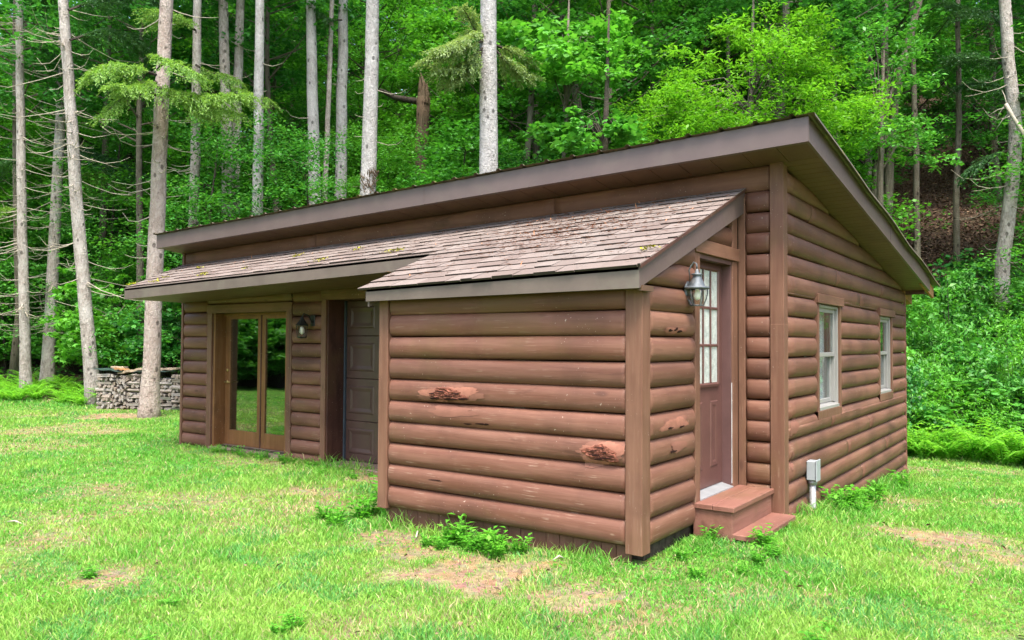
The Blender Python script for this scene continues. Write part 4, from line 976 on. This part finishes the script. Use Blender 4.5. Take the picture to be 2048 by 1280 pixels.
# -- lean-to roof in shingles
EYP, EYB = -1.12, -2.16
def xleft(y): return -9.50+.28*min(1, -y/1.12)
mb = MB()
def deck(x0a, x0b, x1, y0, y1):
    p = [(x0a, y0), (x1, y0), (x1, y1), (x0b, y1)]
    mb.hexa([(x, y, zl(x, y)-.03) for x, y in p]+[(x, y, zl(x, y)) for x, y in p])
deck(xleft(EYP), xleft(0), -3.05, EYP, .03); deck(-3.05, -3.05, -.35, EYB, .03)
LEAN = part(mb, 'porch_roof', 'fascia_old', None, False, 'shingled porch roof stepping out over the jutting room')
rs = random.Random(4); mb = MB(); DK = []; dy = .158; rows = int(2.2/dy)+1
for i in range(rows+1):
    y0 = EYB-.028+i*dy; y1 = y0+dy*1.25
    if y0 > -.03: break
    y1 = min(y1, .015)
    if y0 < EYP-.10: xs0, ex = -3.14, 1
    else: xs0, ex = xleft(y0)-.02, 0
    x = xs0-(0 if ex else 0); x1e = -.325
    first = True
    while x < x1e-.02:
        wd = rs.choice((.12, .16, .20, .25, .31)); xx = min(x+wd, x1e); t = rs.choice((.010, .013, .018)); dyj = rs.uniform(-.003, .005)
        ya = max(y0+dyj, (EYP-.028 if (xx < -3.14 or x < -3.14) else -9))
        e = .002
        lo = [(x+e, ya, zl(x, ya)+.0), (xx-e, ya, zl(xx, ya)+.0)]
        V = [lo[0], lo[1], (xx-e, y1, zl(xx, y1)+.002), (x+e, y1, zl(x, y1)+.002),
             (x+e, ya, zl(x, ya)+t+.004), (xx-e, ya, zl(xx, ya)+t+.004), (xx-e, y1, zl(xx, y1)+.006), (x+e, y1, zl(x, y1)+.006)]
        V[0] = (V[0][0], ya+.014, V[0][2]); V[1] = (V[1][0], ya+.014, V[1][2])
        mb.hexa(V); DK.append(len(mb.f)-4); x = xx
SH = part(mb, 'shingle', 'shingle', LEAN); SH['kind'] = 'stuff'; SH.data.materials.append(M['edge_shadow'])
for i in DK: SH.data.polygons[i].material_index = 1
def lbar(x0, x1, y0, y1, h0, h1, mat, name):
    mb = MB(); quadbar(mb, x0, x1, y0, y1, zl, h0, h1); return part(mb, name, mat, LEAN)
mb = MB(); p = [(-9.20, EYP), (-3.0, EYP), (-3.0, EYP+.02), (-9.20, EYP+.02)]
mb.hexa([(x, y, porch_z(x)) for x, y in p]+[(x, y, zl(x, EYP)-.004) for x, y in p]); part(mb, 'fascia', 'fascia_old', LEAN, False, 'stained fascia of the porch')
mb = MB().hexa([(-3.055, EYB, 2.013), (-.346, EYB, 2.036), (-.346, EYB+.02, 2.036), (-3.055, EYB+.02, 2.013), (-3.055, EYB, zl(-3.055, EYB)-.004), (-.346, EYB, zl(-.346, EYB)-.004), (-.346, EYB+.02, zl(-.346, EYB)-.004), (-3.055, EYB+.02, zl(-3.055, EYB)-.004)])
part(mb, 'fascia', 'fascia_old', LEAN, False, 'fascia over the jutting room')
mb = MB(); RB = lambda y: 2.036+(2.865-2.036)*(y-EYB)/-EYB
mb.hexa([(-.366, EYB+.001, RB(EYB)), (-.344, EYB+.001, RB(EYB)), (-.344, .0, RB(0)), (-.366, .0, RB(0)), (-.366, EYB+.001, zl(-.35, EYB)-.004), (-.344, EYB+.001, zl(-.35, EYB)-.004), (-.344, .0, zl(-.35, 0)-.004), (-.366, .0, zl(-.35, 0)-.004)])
part(mb, 'rake_board', 'fascia', LEAN)
mb = MB(); mb.hexa([(-.347, EYB-.012, zl(-.35, EYB)-.006), (-.325, EYB-.012, zl(-.35, EYB)-.02), (-.325, .0, zl(-.35, 0)-.02), (-.347, .0, zl(-.35, 0)-.006), (-.347, EYB-.012, zl(-.35, EYB)+.008), (-.325, EYB-.012, zl(-.35, EYB)+.006), (-.325, .0, zl(-.35, 0)+.006), (-.347, .0, zl(-.35, 0)+.008)])
part(mb, 'drip_edge', 'jamb', LEAN)
mb = MB(); quadbar(mb, -3.05, -3.03, EYB+.02, EYP, zl, -.17, -.004); quadbar(mb, -9.21, -9.19, EYP+.02, -.0, lambda x, y: zl(x, EYP)*(1), -.15, -.01); part(mb, 'rake_board', 'fascia_old', LEAN)
mb = MB(); x = -9.2
while x < -3.0:
    x1 = min(x+.30, -3.0); a_ = x+.003; b_ = x1-.003; al = a_-.28 if x < -9.1 else a_
    mb.hexa([(a_, EYP+.02, porch_z(a_)+.003), (b_, EYP+.02, porch_z(b_)+.003), (b_, .02, porch_z(b_)+.003), (al, .02, porch_z(a_)+.003), (a_, EYP+.02, porch_z(a_)+.015), (b_, EYP+.02, porch_z(b_)+.015), (b_, .02, porch_z(b_)+.015), (al, .02, porch_z(a_)+.015)]); x += .30
mb.box(-3.03, -.37, EYB+.02, -1.93, 2.036, 2.048); mb.box(-.366, -.335, EYB+.03, -1.95, 2.02, 2.06)
part(mb, 'soffit', 'soffit', LEAN)
# moss and needles lying on the shingles
rs = np.random.default_rng(12)
def tuft(px, nme, n, spread, mat, label):
    P = []
    for (u, v, s) in px:
        d = (u-1024)/FPX*CR-(v-640)/FPX*CU+CF; t = (3.085+.024*(POS[0]+.33)+.4127*POS[1]-POS[2])/(d[2]-.024*d[0]-.4127*d[1]); p = POS+t*d
        for i in range(int(n*s)):
            q = p+np.array([rs.normal(0, spread*s*1.6), rs.normal(0, spread*s*.7), 0]); P.append((q[0], q[1], zl(q[0], q[1])+.026+.010*rs.random()))
    return np.array(P)
P = tuft([(262, 571, 1.), (310, 566, .7), (330, 558, .5), (405, 552, 1.), (400, 538, .5), (490, 540, .4), (595, 515, .8), (640, 524, 1.), (715, 502, .7), (788, 506, 1.2), (1297, 503, .7)], 'moss', 55, .045, 'moss', '')
V, F = leaves(P, rs.normal(0, .5, P.shape)+[0, 0, 1], .02+.02*rs.random(len(P)), 'oval', rs)
tag(link('roof_moss', np_mesh('roof_moss', V, F), M['moss']), 'yellow green moss tufts growing along the shingle edge', 'moss', kind='stuff')
n = 48000; xq = -9.1+8.7*rs.random(n); yq = -2.1*rs.random(n); k = (yq > np.where(xq < -3.1, -1.1, -2.15)) & (rs.random(n) < .35+0*xq) & (rs.random(n) < np.where((xq > -3.0), .035+.80*np.exp(-((xq+1.75)**2/.7+(yq+.85)**2/.35)), .06)); xq, yq = xq[k], yq[k]
P = np.stack([xq, yq, zl(xq, yq)+.0235+.004*rs.random(len(xq))], -1); D = rs.normal(0, 1, P.shape); D[:, 2] *= .12
V, F = leaves_dir(P, D, np.tile([[0., .1, 1]], (len(P), 1)), .045+.045*rs.random(len(P)), 'needle')
tag(link('pine_needles', np_mesh('pine_needles', V, F), M['needle_lit']), 'rust brown fallen pine needles scattered on the porch shingles', 'pine needles', kind='stuff')

# -- french door
YD = .20
FD = part(MB().bbox(-8.66, -8.615, .0, YD+.05, .0, 2.075, .003).bbox(-6.93, -6.872, .0, YD+.05, .0, 2.075, .003).bbox(-8.615, -6.93, YD-.05, YD+.05, 2.04, 2.075, .003), 'french_door', 'wood', None, False, 'brown framed glass french door')
for nm, x0, x1 in (('door_leaf', -8.61, -7.722), ('door_leaf', -7.708, -6.93)):
    a, b = x0+.125, x1-(.085 if x0 < -8 else .12); a = a if x0 < -8 else x0+.085
    mb = MB().bbox(x0, a, YD-.02, YD+.025, .06, 2.04, .004).bbox(b, x1, YD-.02, YD+.025, .06, 2.04, .004).bbox(a, b, YD-.018, YD+.025, .06, .285, .004).bbox(a, b, YD-.018, YD+.025, 1.985, 2.04, .004)
    o = part(mb, nm, 'wood', FD)
    part(MB().box(a, b, YD-.002, YD+.004, .285, 1.985), 'glass_pane', 'glass', o)
    if x0 < -8:
        mb = MB().lathe([(.0, 0), (.024, 0), (.026, .008), (.0, .012)], (0, 0, 0), 14)
        for z in (1.02, 1.20):
            mb = MB(); mb.tube([(-8.545, YD-.021, z), (-8.545, YD-.035, z)], [.026, .024], 12)
            if z < 1.1: mb.tube([(-8.545, YD-.035, z), (-8.545, YD-.075, z)], [.011, .011], 8); mb.tube([(-8.55, YD-.072, z), (-8.42, YD-.068, z-.004)], [.012, .009], 8)
            part(mb, 'door_handle' if z < 1.1 else 'door_lock', 'brass', o, True)
part(MB().bbox(-7.7235, -7.7065, YD-.032, YD-.018, .06, 2.04, .002), 'astragal', 'jamb', FD)
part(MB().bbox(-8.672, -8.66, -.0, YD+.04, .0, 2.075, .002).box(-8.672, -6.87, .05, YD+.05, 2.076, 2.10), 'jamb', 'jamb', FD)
part(MB().hexa([(-8.67, -.06, -.02), (-6.87, -.06, -.02), (-6.87, YD+.05, -.02), (-8.67, YD+.05, -.02), (-8.67, -.06, .028), (-6.87, -.06, .028), (-6.87, YD+.05, .06), (-8.67, YD+.05, .06)]), 'sill', 'sill', FD)
# a thing or two dimly seen behind the glass
mb = MB().tube([(-8.05, .6, .05), (-8.2, .52, 1.0)], [.014, .012], 6); o = mb.build('leaning_pole', M['white'], None, None, True); tag(o, 'thin white pole leaning behind the left glass door leaf', 'pole')
# -- garage door in its recess
YG = .33
GD = part(MB().box(-6.03, -3.02, YG+.03, YG+.05, .02, 2.21), 'garage_door', 'gar', None, False, 'dark brown raised panel garage door')
zs = [.03, .573, 1.15, 1.73, 2.21]
for i in range(4):
    mb = MB(); mb.bbox(-6.03, -3.02, YG-.012, YG+.03, zs[i]+.003, zs[i+1]-.003, .005)
    for k in range(5):
        xa = -5.965+k*.60; xb = xa+.49; za = zs[i]+.10; zc = zs[i+1]-.10; yy = YG-.012
        if i == 3: zc = zs[4]-.08
        O = [(xa, za), (xb, za), (xb, zc), (xa, zc)]
        def ring(d, y): return [(x+(d if x == xa else -d), y, z+(d if z == za else -d)) for x, z in O]
        Rr = [ring(0, yy-.0008), ring(.018, yy-.011), ring(.034, yy-.011), ring(.075, yy-.0012), ring(.08, yy-.0012)]
        V = [p for r in Rr for p in r]; Fc = []
        for s in range(4):
            for t in range(4): t2 = (t+1) % 4; Fc.append((s*4+t, s*4+t2, s*4+4+t2, s*4+4+t))
        Fc.append((16, 17, 18, 19)); mb.add(V, Fc)
    part(mb, 'door_section', 'gar', GD)
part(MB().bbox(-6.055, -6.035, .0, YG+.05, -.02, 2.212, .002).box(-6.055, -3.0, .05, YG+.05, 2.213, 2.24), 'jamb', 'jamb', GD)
part(MB().bbox(-6.035, -6.012, YG-.05, YG-.014, .01, 2.21, .002), 'weather_strip', 'blue', GD)
part(MB().bbox(-6.06, -3.0, -.06, YG+.1, -.06, .022, .01), 'threshold', 'sill', GD)

# -- side door of the jutting room
XD = -.49
SDOOR = part(MB().bbox(XD-.045, XD, -.962, -.200, .405, 2.36, .003), 'side_door', 'door', None, False, 'plum brown side door with nine panes')
def yring(mb, y0, y1, z0_, z1_, prf_):
    V = []; Fc = []
    for d, h in prf_:
        V += [(XD+h, y0+d, z0_+d), (XD+h, y1-d, z0_+d), (XD+h, y1-d, z1_-d), (XD+h, y0+d, z1_-d)]
    for s in range(len(prf_)-1):
        for t in range(4): t2 = (t+1) % 4; Fc.append((s*4+t, s*4+t2, s*4+4+t2, s*4+4+t))
    mb.add(V, Fc); return mb
GY0, GY1, GZ0, GZ1 = -.84, -.335, 1.31, 2.29
mb = MB(); yring(mb, GY0-.04, GY1+.04, GZ0-.04, GZ1+.04, [(0, .0005), (.004, .016), (.026, .020), (.040, .006)]); part(mb, 'glazing_trim', 'door', SDOOR)
part(MB().box(XD+.0008, XD+.0015, GY0, GY1, GZ0, GZ1), 'curtain', 'curtain', SDOOR)
mb = MB(); n = 40; V = []
for i in range(n+1):
    yy = GY0+(GY1-GY0)*i/n; xx = XD+.0035+.0012*math.sin(i*1.9)
    V += [(xx, yy, GZ0), (xx, yy, GZ1)]
mb.add(V, [(2*i, 2*i+2, 2*i+3, 2*i+1) for i in range(n)]); part(mb, 'curtain', 'curtain', SDOOR, True)
part(MB().box(XD+.0065, XD+.0085, GY0, GY1, GZ0, GZ1), 'glass_pane', 'glass_l', SDOOR)
mb = MB()
for k in (1, 2):
    yy = GY0+(GY1-GY0)*k/3; mb.bbox(XD+.006, XD+.017, yy-.011, yy+.011, GZ0, GZ1, .003)
    zz = GZ0+(GZ1-GZ0)*k/3; mb.bbox(XD+.006, XD+.0155, GY0, GY1, zz-.011, zz+.011, .003)
part(mb, 'muntin', 'door', SDOOR)
mb = MB()
for a, b in ((-.85, -.66), (-.50, -.31)): yring(mb, a, b, .56, 1.16, [(0, .0005), (.006, -.006), (.02, .007), (.05, .007), (.066, .002), (.075, .002)]); mb.add([(XD+.002, a+.074, .634), (XD+.002, b-.074, .634), (XD+.002, b-.074, 1.086), (XD+.002, a+.074, 1.086)], [(0, 1, 2, 3)])
part(mb, 'raised_panel', 'door', SDOOR)
part(MB().bbox(XD-.05, -.403, -.204, -.19, .38, 2.38, .002).box(XD-.05, -.40, -.972, -.963, .38, 2.38).box(XD-.05, -.40, -.96, -.2, 2.362, 2.398), 'jamb', 'djamb', SDOOR)
part(MB().bbox(-.4020, -.3955, -.2075, -.2005, .40, 1.30, .001), 'bare_strip', 'white', SDOOR)
part(MB().hexa([(XD-.05, -.962, .33), (-.385, -.962, .33), (-.385, -.2, .33), (XD-.05, -.2, .33), (XD-.05, -.962, .412), (-.385, -.962, .375), (-.385, -.2, .375), (XD-.05, -.2, .412)]), 'sill', 'alu', SDOOR)

# -- side windows
def window(y0, y1, z0_, z1_, h0, h1, tl, tr, bz):
    W = part(MB().bbox(-.05, .036, h0, h1, z1_+.005, z1_+.100, .004), 'window', 'trim_y', None, False)
    part(MB().bbox(-.05, .016, tl, y0, bz, z1_+.004, .003).bbox(-.05, .016, y1, tr, bz, z1_+.004, .003).bbox(-.05, .0185, tl, tr, bz, z0_-.002, .003), 'casing', 'trim', W)
    f = .045
    fr = MB().bbox(-.12, -.006, y0, y0+.03, z0_, z1_, .003).bbox(-.12, -.006, y1-.03, y1, z0_, z1_, .003).bbox(-.12, -.006, y0+.03, y1-.03, z1_-.03, z1_, .003).hexa([(-.12, y0+.03, z0_), (.012, y0+.03, z0_), (.012, y1-.03, z0_), (-.12, y1-.03, z0_), (-.12, y0+.03, z0_+.055), (.012, y0+.03, z0_+.028), (.012, y1-.03, z0_+.028), (-.12, y1-.03, z0_+.055)])
    fr.bbox(-.075, -.035, y1-.06, y1-.03, z0_+.05, z1_-.03, .003).bbox(-.075, -.035, y0+.03, y0+.06, z0_+.05, z1_-.03, .003)
    part(fr, 'frame', 'vinyl', W); zm = (z0_+z1_)/2+.02; a, b = y0+.05, y1-.06
    for nm, xa, xb, za, zc in (('upper_sash', -.062, -.030, zm-.02, z1_-.03), ('lower_sash', -.098, -.066, z0_+.05, zm+.02)):
        s = part(MB().bbox(xa, xb, a, a+f, za, zc, .003).bbox(xa, xb, b-f, b, za, zc, .003).bbox(xa, xb, a+f, b-f, za, za+f, .003).bbox(xa, xb, a+f, b-f, zc-f, zc, .003), nm, 'vinyl', W)
        part(MB().box((xa+xb)/2-.003, (xa+xb)/2+.003, a+f, b-f, za+f, zc-f), 'glass_pane', 'glass_w', s)
    mb = MB(); n = 48; V = []
    for i in range(n+1):
        yy = y0+.04+(y1-y0-.08)*i/n; V += [(-.150+.012*math.sin(i*1.25), yy, z0_+.03), (-.150+.012*math.sin(i*1.25), yy, z1_-.02)]
    mb.add(V, [(2*i, 2*i+2, 2*i+3, 2*i+1) for i in range(n) if i < 17 or i > 32]); part(mb, 'curtain', 'curtain', W, True); return W
window(1.175, 2.036, .975, 2.063, 1.07, 2.157, 1.114, 2.098, .885)
window(4.268, 5.080, .990, 2.035, 4.176, 5.262, 4.228, 5.150, .893)

# -- gouged patches on the logs
def patch(wall, u, v, wu, wv, mat, name, seed, lift=.003, rough=0., n=26, parent=None):
    ax, plane, out, z0f = wall; rr = random.Random(seed)
    p = hit(u, v, 1 if ax == 'x' else 0, plane+out*.045); dist = (p-POS)@CF
    pa = hit(u+wu/2, v, 1 if ax == 'x' else 0, plane+out*.045); ia = 0 if ax == 'x' else 1
    ra = abs(pa[ia]-p[ia]); rz = wv/2*dist/FPX; ac, zc = p[ia], p[2]
    ph = [rr.random()*6.28 for _ in range(4)]; V = []; F = []; rings = 7
    for r in range(rings+1):
        for k in range(n):
            t = 2*math.pi*k/n; e = r/rings*(1+.16*math.sin(2*t+ph[0])+.14*math.sin(3*t+ph[1])+.10*math.sin(5*t+ph[2])+rr.uniform(-.10, .10)*(r == rings))
            a = ac+ra*e*math.cos(t)+.25*ra*(e*math.sin(t))*.5; z = zc+rz*e*math.sin(t); a = min(a, -.522 if ax == 'x' else (-1.068 if plane < -.4 else 99)); s = (z-z0f(a))/PITCH; o = prof(s-math.floor(s))
            h = lift+(rough*rr.random()*(1 if r < rings else 0)); q = plane+out*(o*1.04+h); V.append((a, q, z) if ax == 'x' else (q, a, z))
    for r in range(rings):
        for k in range(n): k2 = (k+1) % n; F.append((r*n+k, r*n+k2, (r+1)*n+k2, (r+1)*n+k))
    return part(MB().add(V, F), name, mat, parent, rough == 0)
BF = ('x', -1.98, -1, bz0); BS = ('y', -.43, 1, lambda y: 1.703); GS = ('y', -.035, 1, lambda y: 2.288)
for wl, u, v, wu, wv, sd_, holes in ((BF, 898, 788, 94, 32, 1, [(872, 797, 20, 4), (905, 799, 30, 4), (930, 798, 18, 5), (885, 783, 22, 3), (868, 787, 12, 3), (915, 787, 16, 3), (898, 792, 18, 3)]), (BF, 1203, 906, 84, 44, 2, [(1195, 910, 18, 4), (1215, 916, 26, 4), (1190, 901, 14, 3), (1205, 895, 16, 3), (1200, 918, 20, 4), (1212, 904, 12, 3)]),
    (BS, 1347, 848, 44, 26, 3, [(1337, 856, 11, 4), (1360, 853, 10, 4)]), (BS, 1348, 661, 36, 13, 4, [(1338, 661, 8, 5), (1348, 660, 6, 4), (1357, 663, 9, 6), (1350, 657, 5, 4)])):
    o = patch(wl, u+2, v, wu*1.18, wv*1.16, 'smear', 'repair_patch', sd_+50, .0015, 0, 60); o = patch(wl, u, v, wu, wv, 'patch', 'filler', sd_, .003, .0, 60, o)
    if wl is BF: patch(wl, u, v+1, wu*.80, wv*.74, 'chew', 'gouge', sd_+9, .0045, .012, 34, o)
    for i, (a, b, c_, d_) in enumerate(holes): patch(wl, a, b, c_, d_, 'hole', 'hole', 30+i, .0175 if wl is BF else .006, 0, 12, o)
for wl, u, v, wu, wv in ((BF, 905, 823, 100, 20), (BS, 1355, 892, 34, 18), (GS, 1587, 853, 16, 34), (GS, 1584, 922, 8, 30)): patch(wl, u, v, wu, wv, 'smear', 'repair_patch', int(u), .002)
for wl, u, v, wu, wv in ((BF, 936, 848, 14, 4), (BF, 962, 848, 18, 4), (BF, 974, 849, 10, 4), (BS, 1343, 903, 12, 6), (BF, 873, 960, 24, 3)): patch(wl, u, v, wu, wv, 'hole', 'hole', int(u), .0025, 0, 12)

# ================================================================== loose things by the cabin
# entry steps
S = empty('entry_steps', (-.2, -.5, .08), 'red brown wooden entry steps below the plum side door', 'steps'); so_ = S.location
mb = MB(); mb.bbox(-.425, -.250, -1.065, -.04, .322, .366, .005).bbox(-.247, -.072, -1.065, -.04, .322, .365, .005); mb.build('tread', M['step'], S, so_)
MB().bbox(-.115, .112, -1.035, -.03, .108, .151, .006).build('tread', M['step'], S, so_)
MB().bbox(-.112, -.092, -1.03, -.06, .02, .321, .003).build('riser', M['step'], S, so_)
MB().bbox(-.415, -.093, -1.045, -1.025, -.02, .321, .003).build('side_panel', M['step'], S, so_)
MB().bbox(-.415, -.093, -.08, -.06, .02, .321, .003).build('side_panel', M['step'], S, so_)
for y in (-1.0, -.09): MB().bbox(.062, .095, y-.017, y+.017, -.02, .107, .003).build('leg', M['tail'], S, so_)
# electric box on its conduit
p = hit(1628, 944, 0, .075); yb, zt = p[1], hit(1628, 924, 0, .10)[2]; zbx = hit(1628, 963, 0, .10)[2]
E_ = empty('electric_box', (.07, yb, 0), 'grey outdoor electric box on a metal conduit at the side wall', 'electric box'); eo = E_.location
MB().bbox(.02, .105, yb-.062, yb+.062, zbx, zt, .006).build('box', M['gbox'], E_, eo)
MB().bbox(.106, .118, yb-.070, yb+.070, zbx-.01, zt+.012, .004).build('cover', M['gbox'], E_, eo)
mb = MB().tube([(.062, yb, zbx+.002), (.062, yb, -.25)], [.030, .030], 14); mb.tube([(.062, yb, zbx), (.062, yb, zbx-.045)], [.042, .040], 14).tube([(.062, yb, .06), (.062, yb, .02)], [.040, .040], 14).build('conduit', M['pipe'], E_, eo, True)
# wall lanterns
def onion_lamp():
    ax = -.31; c = hit(1394, 575, 0, ax); cy, zc = c[1], c[2]; k = (c-POS)@CF/FPX
    top = zc+36*k; bot = zc-36*k; rim = zc-1*k
    L = empty('wall_lantern', (-.385, cy, zc), 'weathered grey onion shaped lantern on the wall beside the side door', 'wall lantern'); o = L.location; H_ = top-bot
    MB().bbox(-.40, -.375, cy-.055, cy+.055, zc-.07, zc+.09, .01).build('back_plate', M['lamp'], L, o)
    mb = MB(); mb.tube([(-.375, cy, zc+.06), (-.372, cy-.01, zc+.14), (-.355, cy-.01, top+.03), (-.335, cy, top+.06), (ax-.003, cy, top+.045), (ax, cy, top)], [.0065]*6, 8).tube([(-.375, cy, zc-.02), (ax-.07, cy, zc-.005), (ax-.05, cy, rim)], [.007]*3, 8); mb.build('arm', M['lamp'], L, o, True)
    MB().lathe([(.0, top-zc+.01), (.012, top-zc), (.018, .115), (.042, .108), (.046, .100), (.032, .094), (.034, .085), (.060, .02), (.064, rim-zc+.012)], (ax, cy, zc), 20).build('cap', M['lamp'], L, o, True)
    MB().lathe([(.064, rim-zc+.012), (.095, rim-zc+.010), (.100, rim-zc), (.095, rim-zc-.010), (.074, rim-zc-.012)], (ax, cy, zc), 24).build('rim', M['lamp'], L, o, True)
    g_ = MB().lathe([(.078, rim-zc-.012), (.080, rim-zc-.04), (.070, rim-zc-.085), (.050, bot-zc)], (ax, cy, zc), 20).build('glass_shade', M['glass_l'], L, o, True)
    mb = MB()
    for i in range(6):
        a = i*math.pi/3+.3; mb.tube([(ax+math.cos(a)*r, cy+math.sin(a)*r, zc+z) for r, z in ((.080, rim-zc-.012), (.082, rim-zc-.04), (.072, rim-zc-.085), (.051, bot-zc))], [.004]*4, 5)
    mb.lathe([(.0, bot-zc-.004), (.052, bot-zc-.004), (.054, bot-zc+.004), (.03, bot-zc+.006)], (ax, cy, zc), 18); mb.build('cage', M['lamp'], L, o, True)
    MB().lathe([(.012, rim-zc), (.02, rim-zc-.03), (.030, rim-zc-.06), (.026, rim-zc-.085), (.0, rim-zc-.1)], (ax, cy, zc), 14).build('bulb', M['bulb'], L, o, True)
onion_lamp()
def porch_lamp():
    c = hit(604, 655, 1, -.17); cx, zc = c[0], c[2]; y = -.17
    L = empty('wall_lantern', (cx, -.03, zc), 'black porch lantern with pale glass between french door and garage door', 'wall lantern'); o = L.location
    MB().bbox(cx-.045+.06, cx+.045+.06, -.045, -.025, zc+.02, zc+.17, .006).build('back_plate', M['lampb'], L, o)
    MB().tube([(cx+.06, -.045, zc+.06), (cx+.04, -.09, zc+.16), (cx+.01, -.15, zc+.19), (cx, y, zc+.14)], [.010]*4, 8).build('arm', M['lampb'], L, o, True)
    V = []; n = 6
    def ring(r, z): return [(cx+r*math.cos(2*math.pi*i/n+.2), y+r*math.sin(2*math.pi*i/n+.2), zc+z) for i in range(n)]
    MB().lathe([(.0, .145), (.02, .14), (.03, .11), (.075, .045), (.09, .03), (.085, .022), (.0, .022)], (cx, y, zc), 6).build('cap', M['lampb'], L, o)
    MB().lathe([(.074, .02), (.058, -.13)], (cx, y, zc), 6).build('glass_shade', M['glass_l'], L, o)
    mb = MB()
    for i in range(6):
        a = 2*math.pi*i/6; mb.tube([(cx+.076*math.cos(a), y+.076*math.sin(a), zc+.02), (cx+.060*math.cos(a), y+.060*math.sin(a), zc-.13)], [.005, .005], 5)
    mb.lathe([(.0, -.15), (.05, -.145), (.066, -.13), (.066, -.122), (.0, -.122)], (cx, y, zc), 6); mb.build('cage', M['lampb'], L, o)
    MB().lathe([(.0, .02), (.02, .01), (.034, -.03), (.034, -.07), (.0, -.10)], (cx, y, zc), 12).build('bulb', M['bulb'], L, o, True)
porch_lamp()

# firewood stack: every split piece is its own object
rs = random.Random(3); PM = []
for i in range(7):
    mb = MB(); r = .052+.012*rs.random(); l = .40; k = rs.choice((3, 3, 4, 4, 5)); ring = []
    for j in range(k): a = 2*math.pi*j/k+rs.uniform(-.25, .25); ring.append((r*rs.uniform(.75, 1.15)*math.cos(a), r*rs.uniform(.7, 1.0)*math.sin(a)))
    V = [(-l/2, y*rs.uniform(.92, 1.05), z) for y, z in ring]+[(l/2, y, z) for y, z in ring]
    mb.add(V, [tuple(range(k))[::-1], tuple(range(k, 2*k))]+[(j, (j+1) % k, k+(j+1) % k, k+j) for j in range(k)])
    me = bpy.data.meshes.new('firewood_piece'); me.from_pydata(mb.v, [], mb.f); me.materials.append(M['fire']); PM.append(me)
A_ = at(206, 640, 18.9); B_ = at(385, 640, 18.4); dd = Vector((B_[0]-A_[0], B_[1]-A_[1], 0)); LEN = dd.length; dd.normalize(); ang = math.atan2(dd.y, dd.x)
def wood(s, d, z, along, tilt=0):
    o = bpy.data.objects.new('firewood_piece', rs.choice(PM)); COL.objects.link(o)
    x = A_[0]+dd.x*s-dd.y*d; y = A_[1]+dd.y*s+dd.x*d
    o.location = (x, y, gz(x, y)+z); o.rotation_euler = (rs.random()*6.28, tilt+rs.uniform(-.05, .05), ang+(0 if along else math.pi/2)+rs.uniform(-.2, .2)); o.scale = (1, rs.uniform(.85, 1.15), rs.uniform(.7, 1.0))
    tag(o, 'weathered split firewood piece in the stack at the wood edge', 'firewood', 'split firewood in the stack')
cols = int(LEN/.41)
for c_ in range(cols+1):
    s0 = c_*.41+.2; z = .05; layer = 0; H_ = .80+.05*math.sin(c_*1.3)
    allends = c_ == 1
    while z < H_:
        ends = allends or (layer+c_) % 2 == 0
        if ends:
            for k in range(4): wood(s0-.152+k*.101+rs.uniform(-.02, .02), rs.uniform(-.03, .03), z+rs.uniform(-.018, .018), False, rs.uniform(-.06, .06))
        else:
            for d in (-.16, .16): wood(s0, d+rs.uniform(-.01, .01), z, True)
        z += .083; layer += 1
def slab(s0, s1, d, z, w_, th, tilt, mat, name, label, cat):
    x = A_[0]+dd.x*(s0+s1)/2-dd.y*d; y = A_[1]+dd.y*(s0+s1)/2+dd.x*d; n = 8; mb = MB(); V = []
    for i in range(n+1):
        t = (s1-s0)*(i/n-.5); wv = .012*math.sin(i*1.7+s0*5)
        for sy, sz in ((-1, 0), (1, 0), (1, 1), (-1, 1)): V.append((t, sy*w_/2*(1+.15*math.sin(i*2.1+s0)), wv+sz*th))
    F = [(0, 1, 2, 3), (n*4+3, n*4+2, n*4+1, n*4)]
    for i in range(n):
        for k in range(4): k2 = (k+1) % 4; F.append((i*4+k, i*4+4+k, i*4+4+k2, i*4+k2))
    mb.add(V, F); o = mb.build(name, M[mat]); o.location = (x, y, gz(x, y)+z); o.rotation_euler = (0, tilt, ang); tag(o, label, cat)
slab(-.15, .75, -.02, .93, .5, .012, .06, 'sheet', 'cover_sheet', 'dark sheet lying on the left end of the firewood stack', 'cover sheet')
slab(1.10, 2.0, -.02, .915, .5, .012, -.02, 'sheet', 'cover_sheet', 'dark green sheet lying on the firewood right of the reddish trunk', 'cover sheet')
slab(.62, 1.30, -.10, .90, .24, .05, -.16, 'slab', 'bark_slab', 'thick pale bark slab sloping up to the reddish trunk', 'bark slab')
slab(.28, .62, .05, .97, .2, .035, .03, 'slab', 'bark_slab', 'small pale bark slab on the left dark sheet', 'bark slab')
slab(1.55, 2.1, .0, .95, .24, .045, -.05, 'slab', 'bark_slab', 'long bark slab atop the right end of the stack by the cabin corner', 'bark slab')
slab(.50, .80, -.12, .94, .18, .03, .10, 'tail', 'bark_slab', 'orange brown board between the two bark slabs', 'board')
# a few sticks and stones on the grass
rg = np.random.default_rng(19)
for (u, v, l, a, lab) in ((30, 1045, .28, .2, 'grey stick lying in the grass at the left edge'), (1118, 1128, .10, 1.1, 'pale wood chip lying in front of the jutting wall'), (835, 1070, .22, 2.2, 'dry vine stem lying at the left foot of the jutting wall')):
    p = hit(u, v, 2, .03); mb = MB(); d = Vector((math.cos(a), math.sin(a), 0))
    mb.tube([Vector((0, 0, .02))-d*l/2, Vector((0, 0, .045)), Vector((0, 0, .02))+d*l/2], [.006, .008, .004], 6); o = mb.build('stick', M['twig'], None, None, True); o.location = (p[0], p[1], gz(p[0], p[1])); tag(o, lab, 'stick')
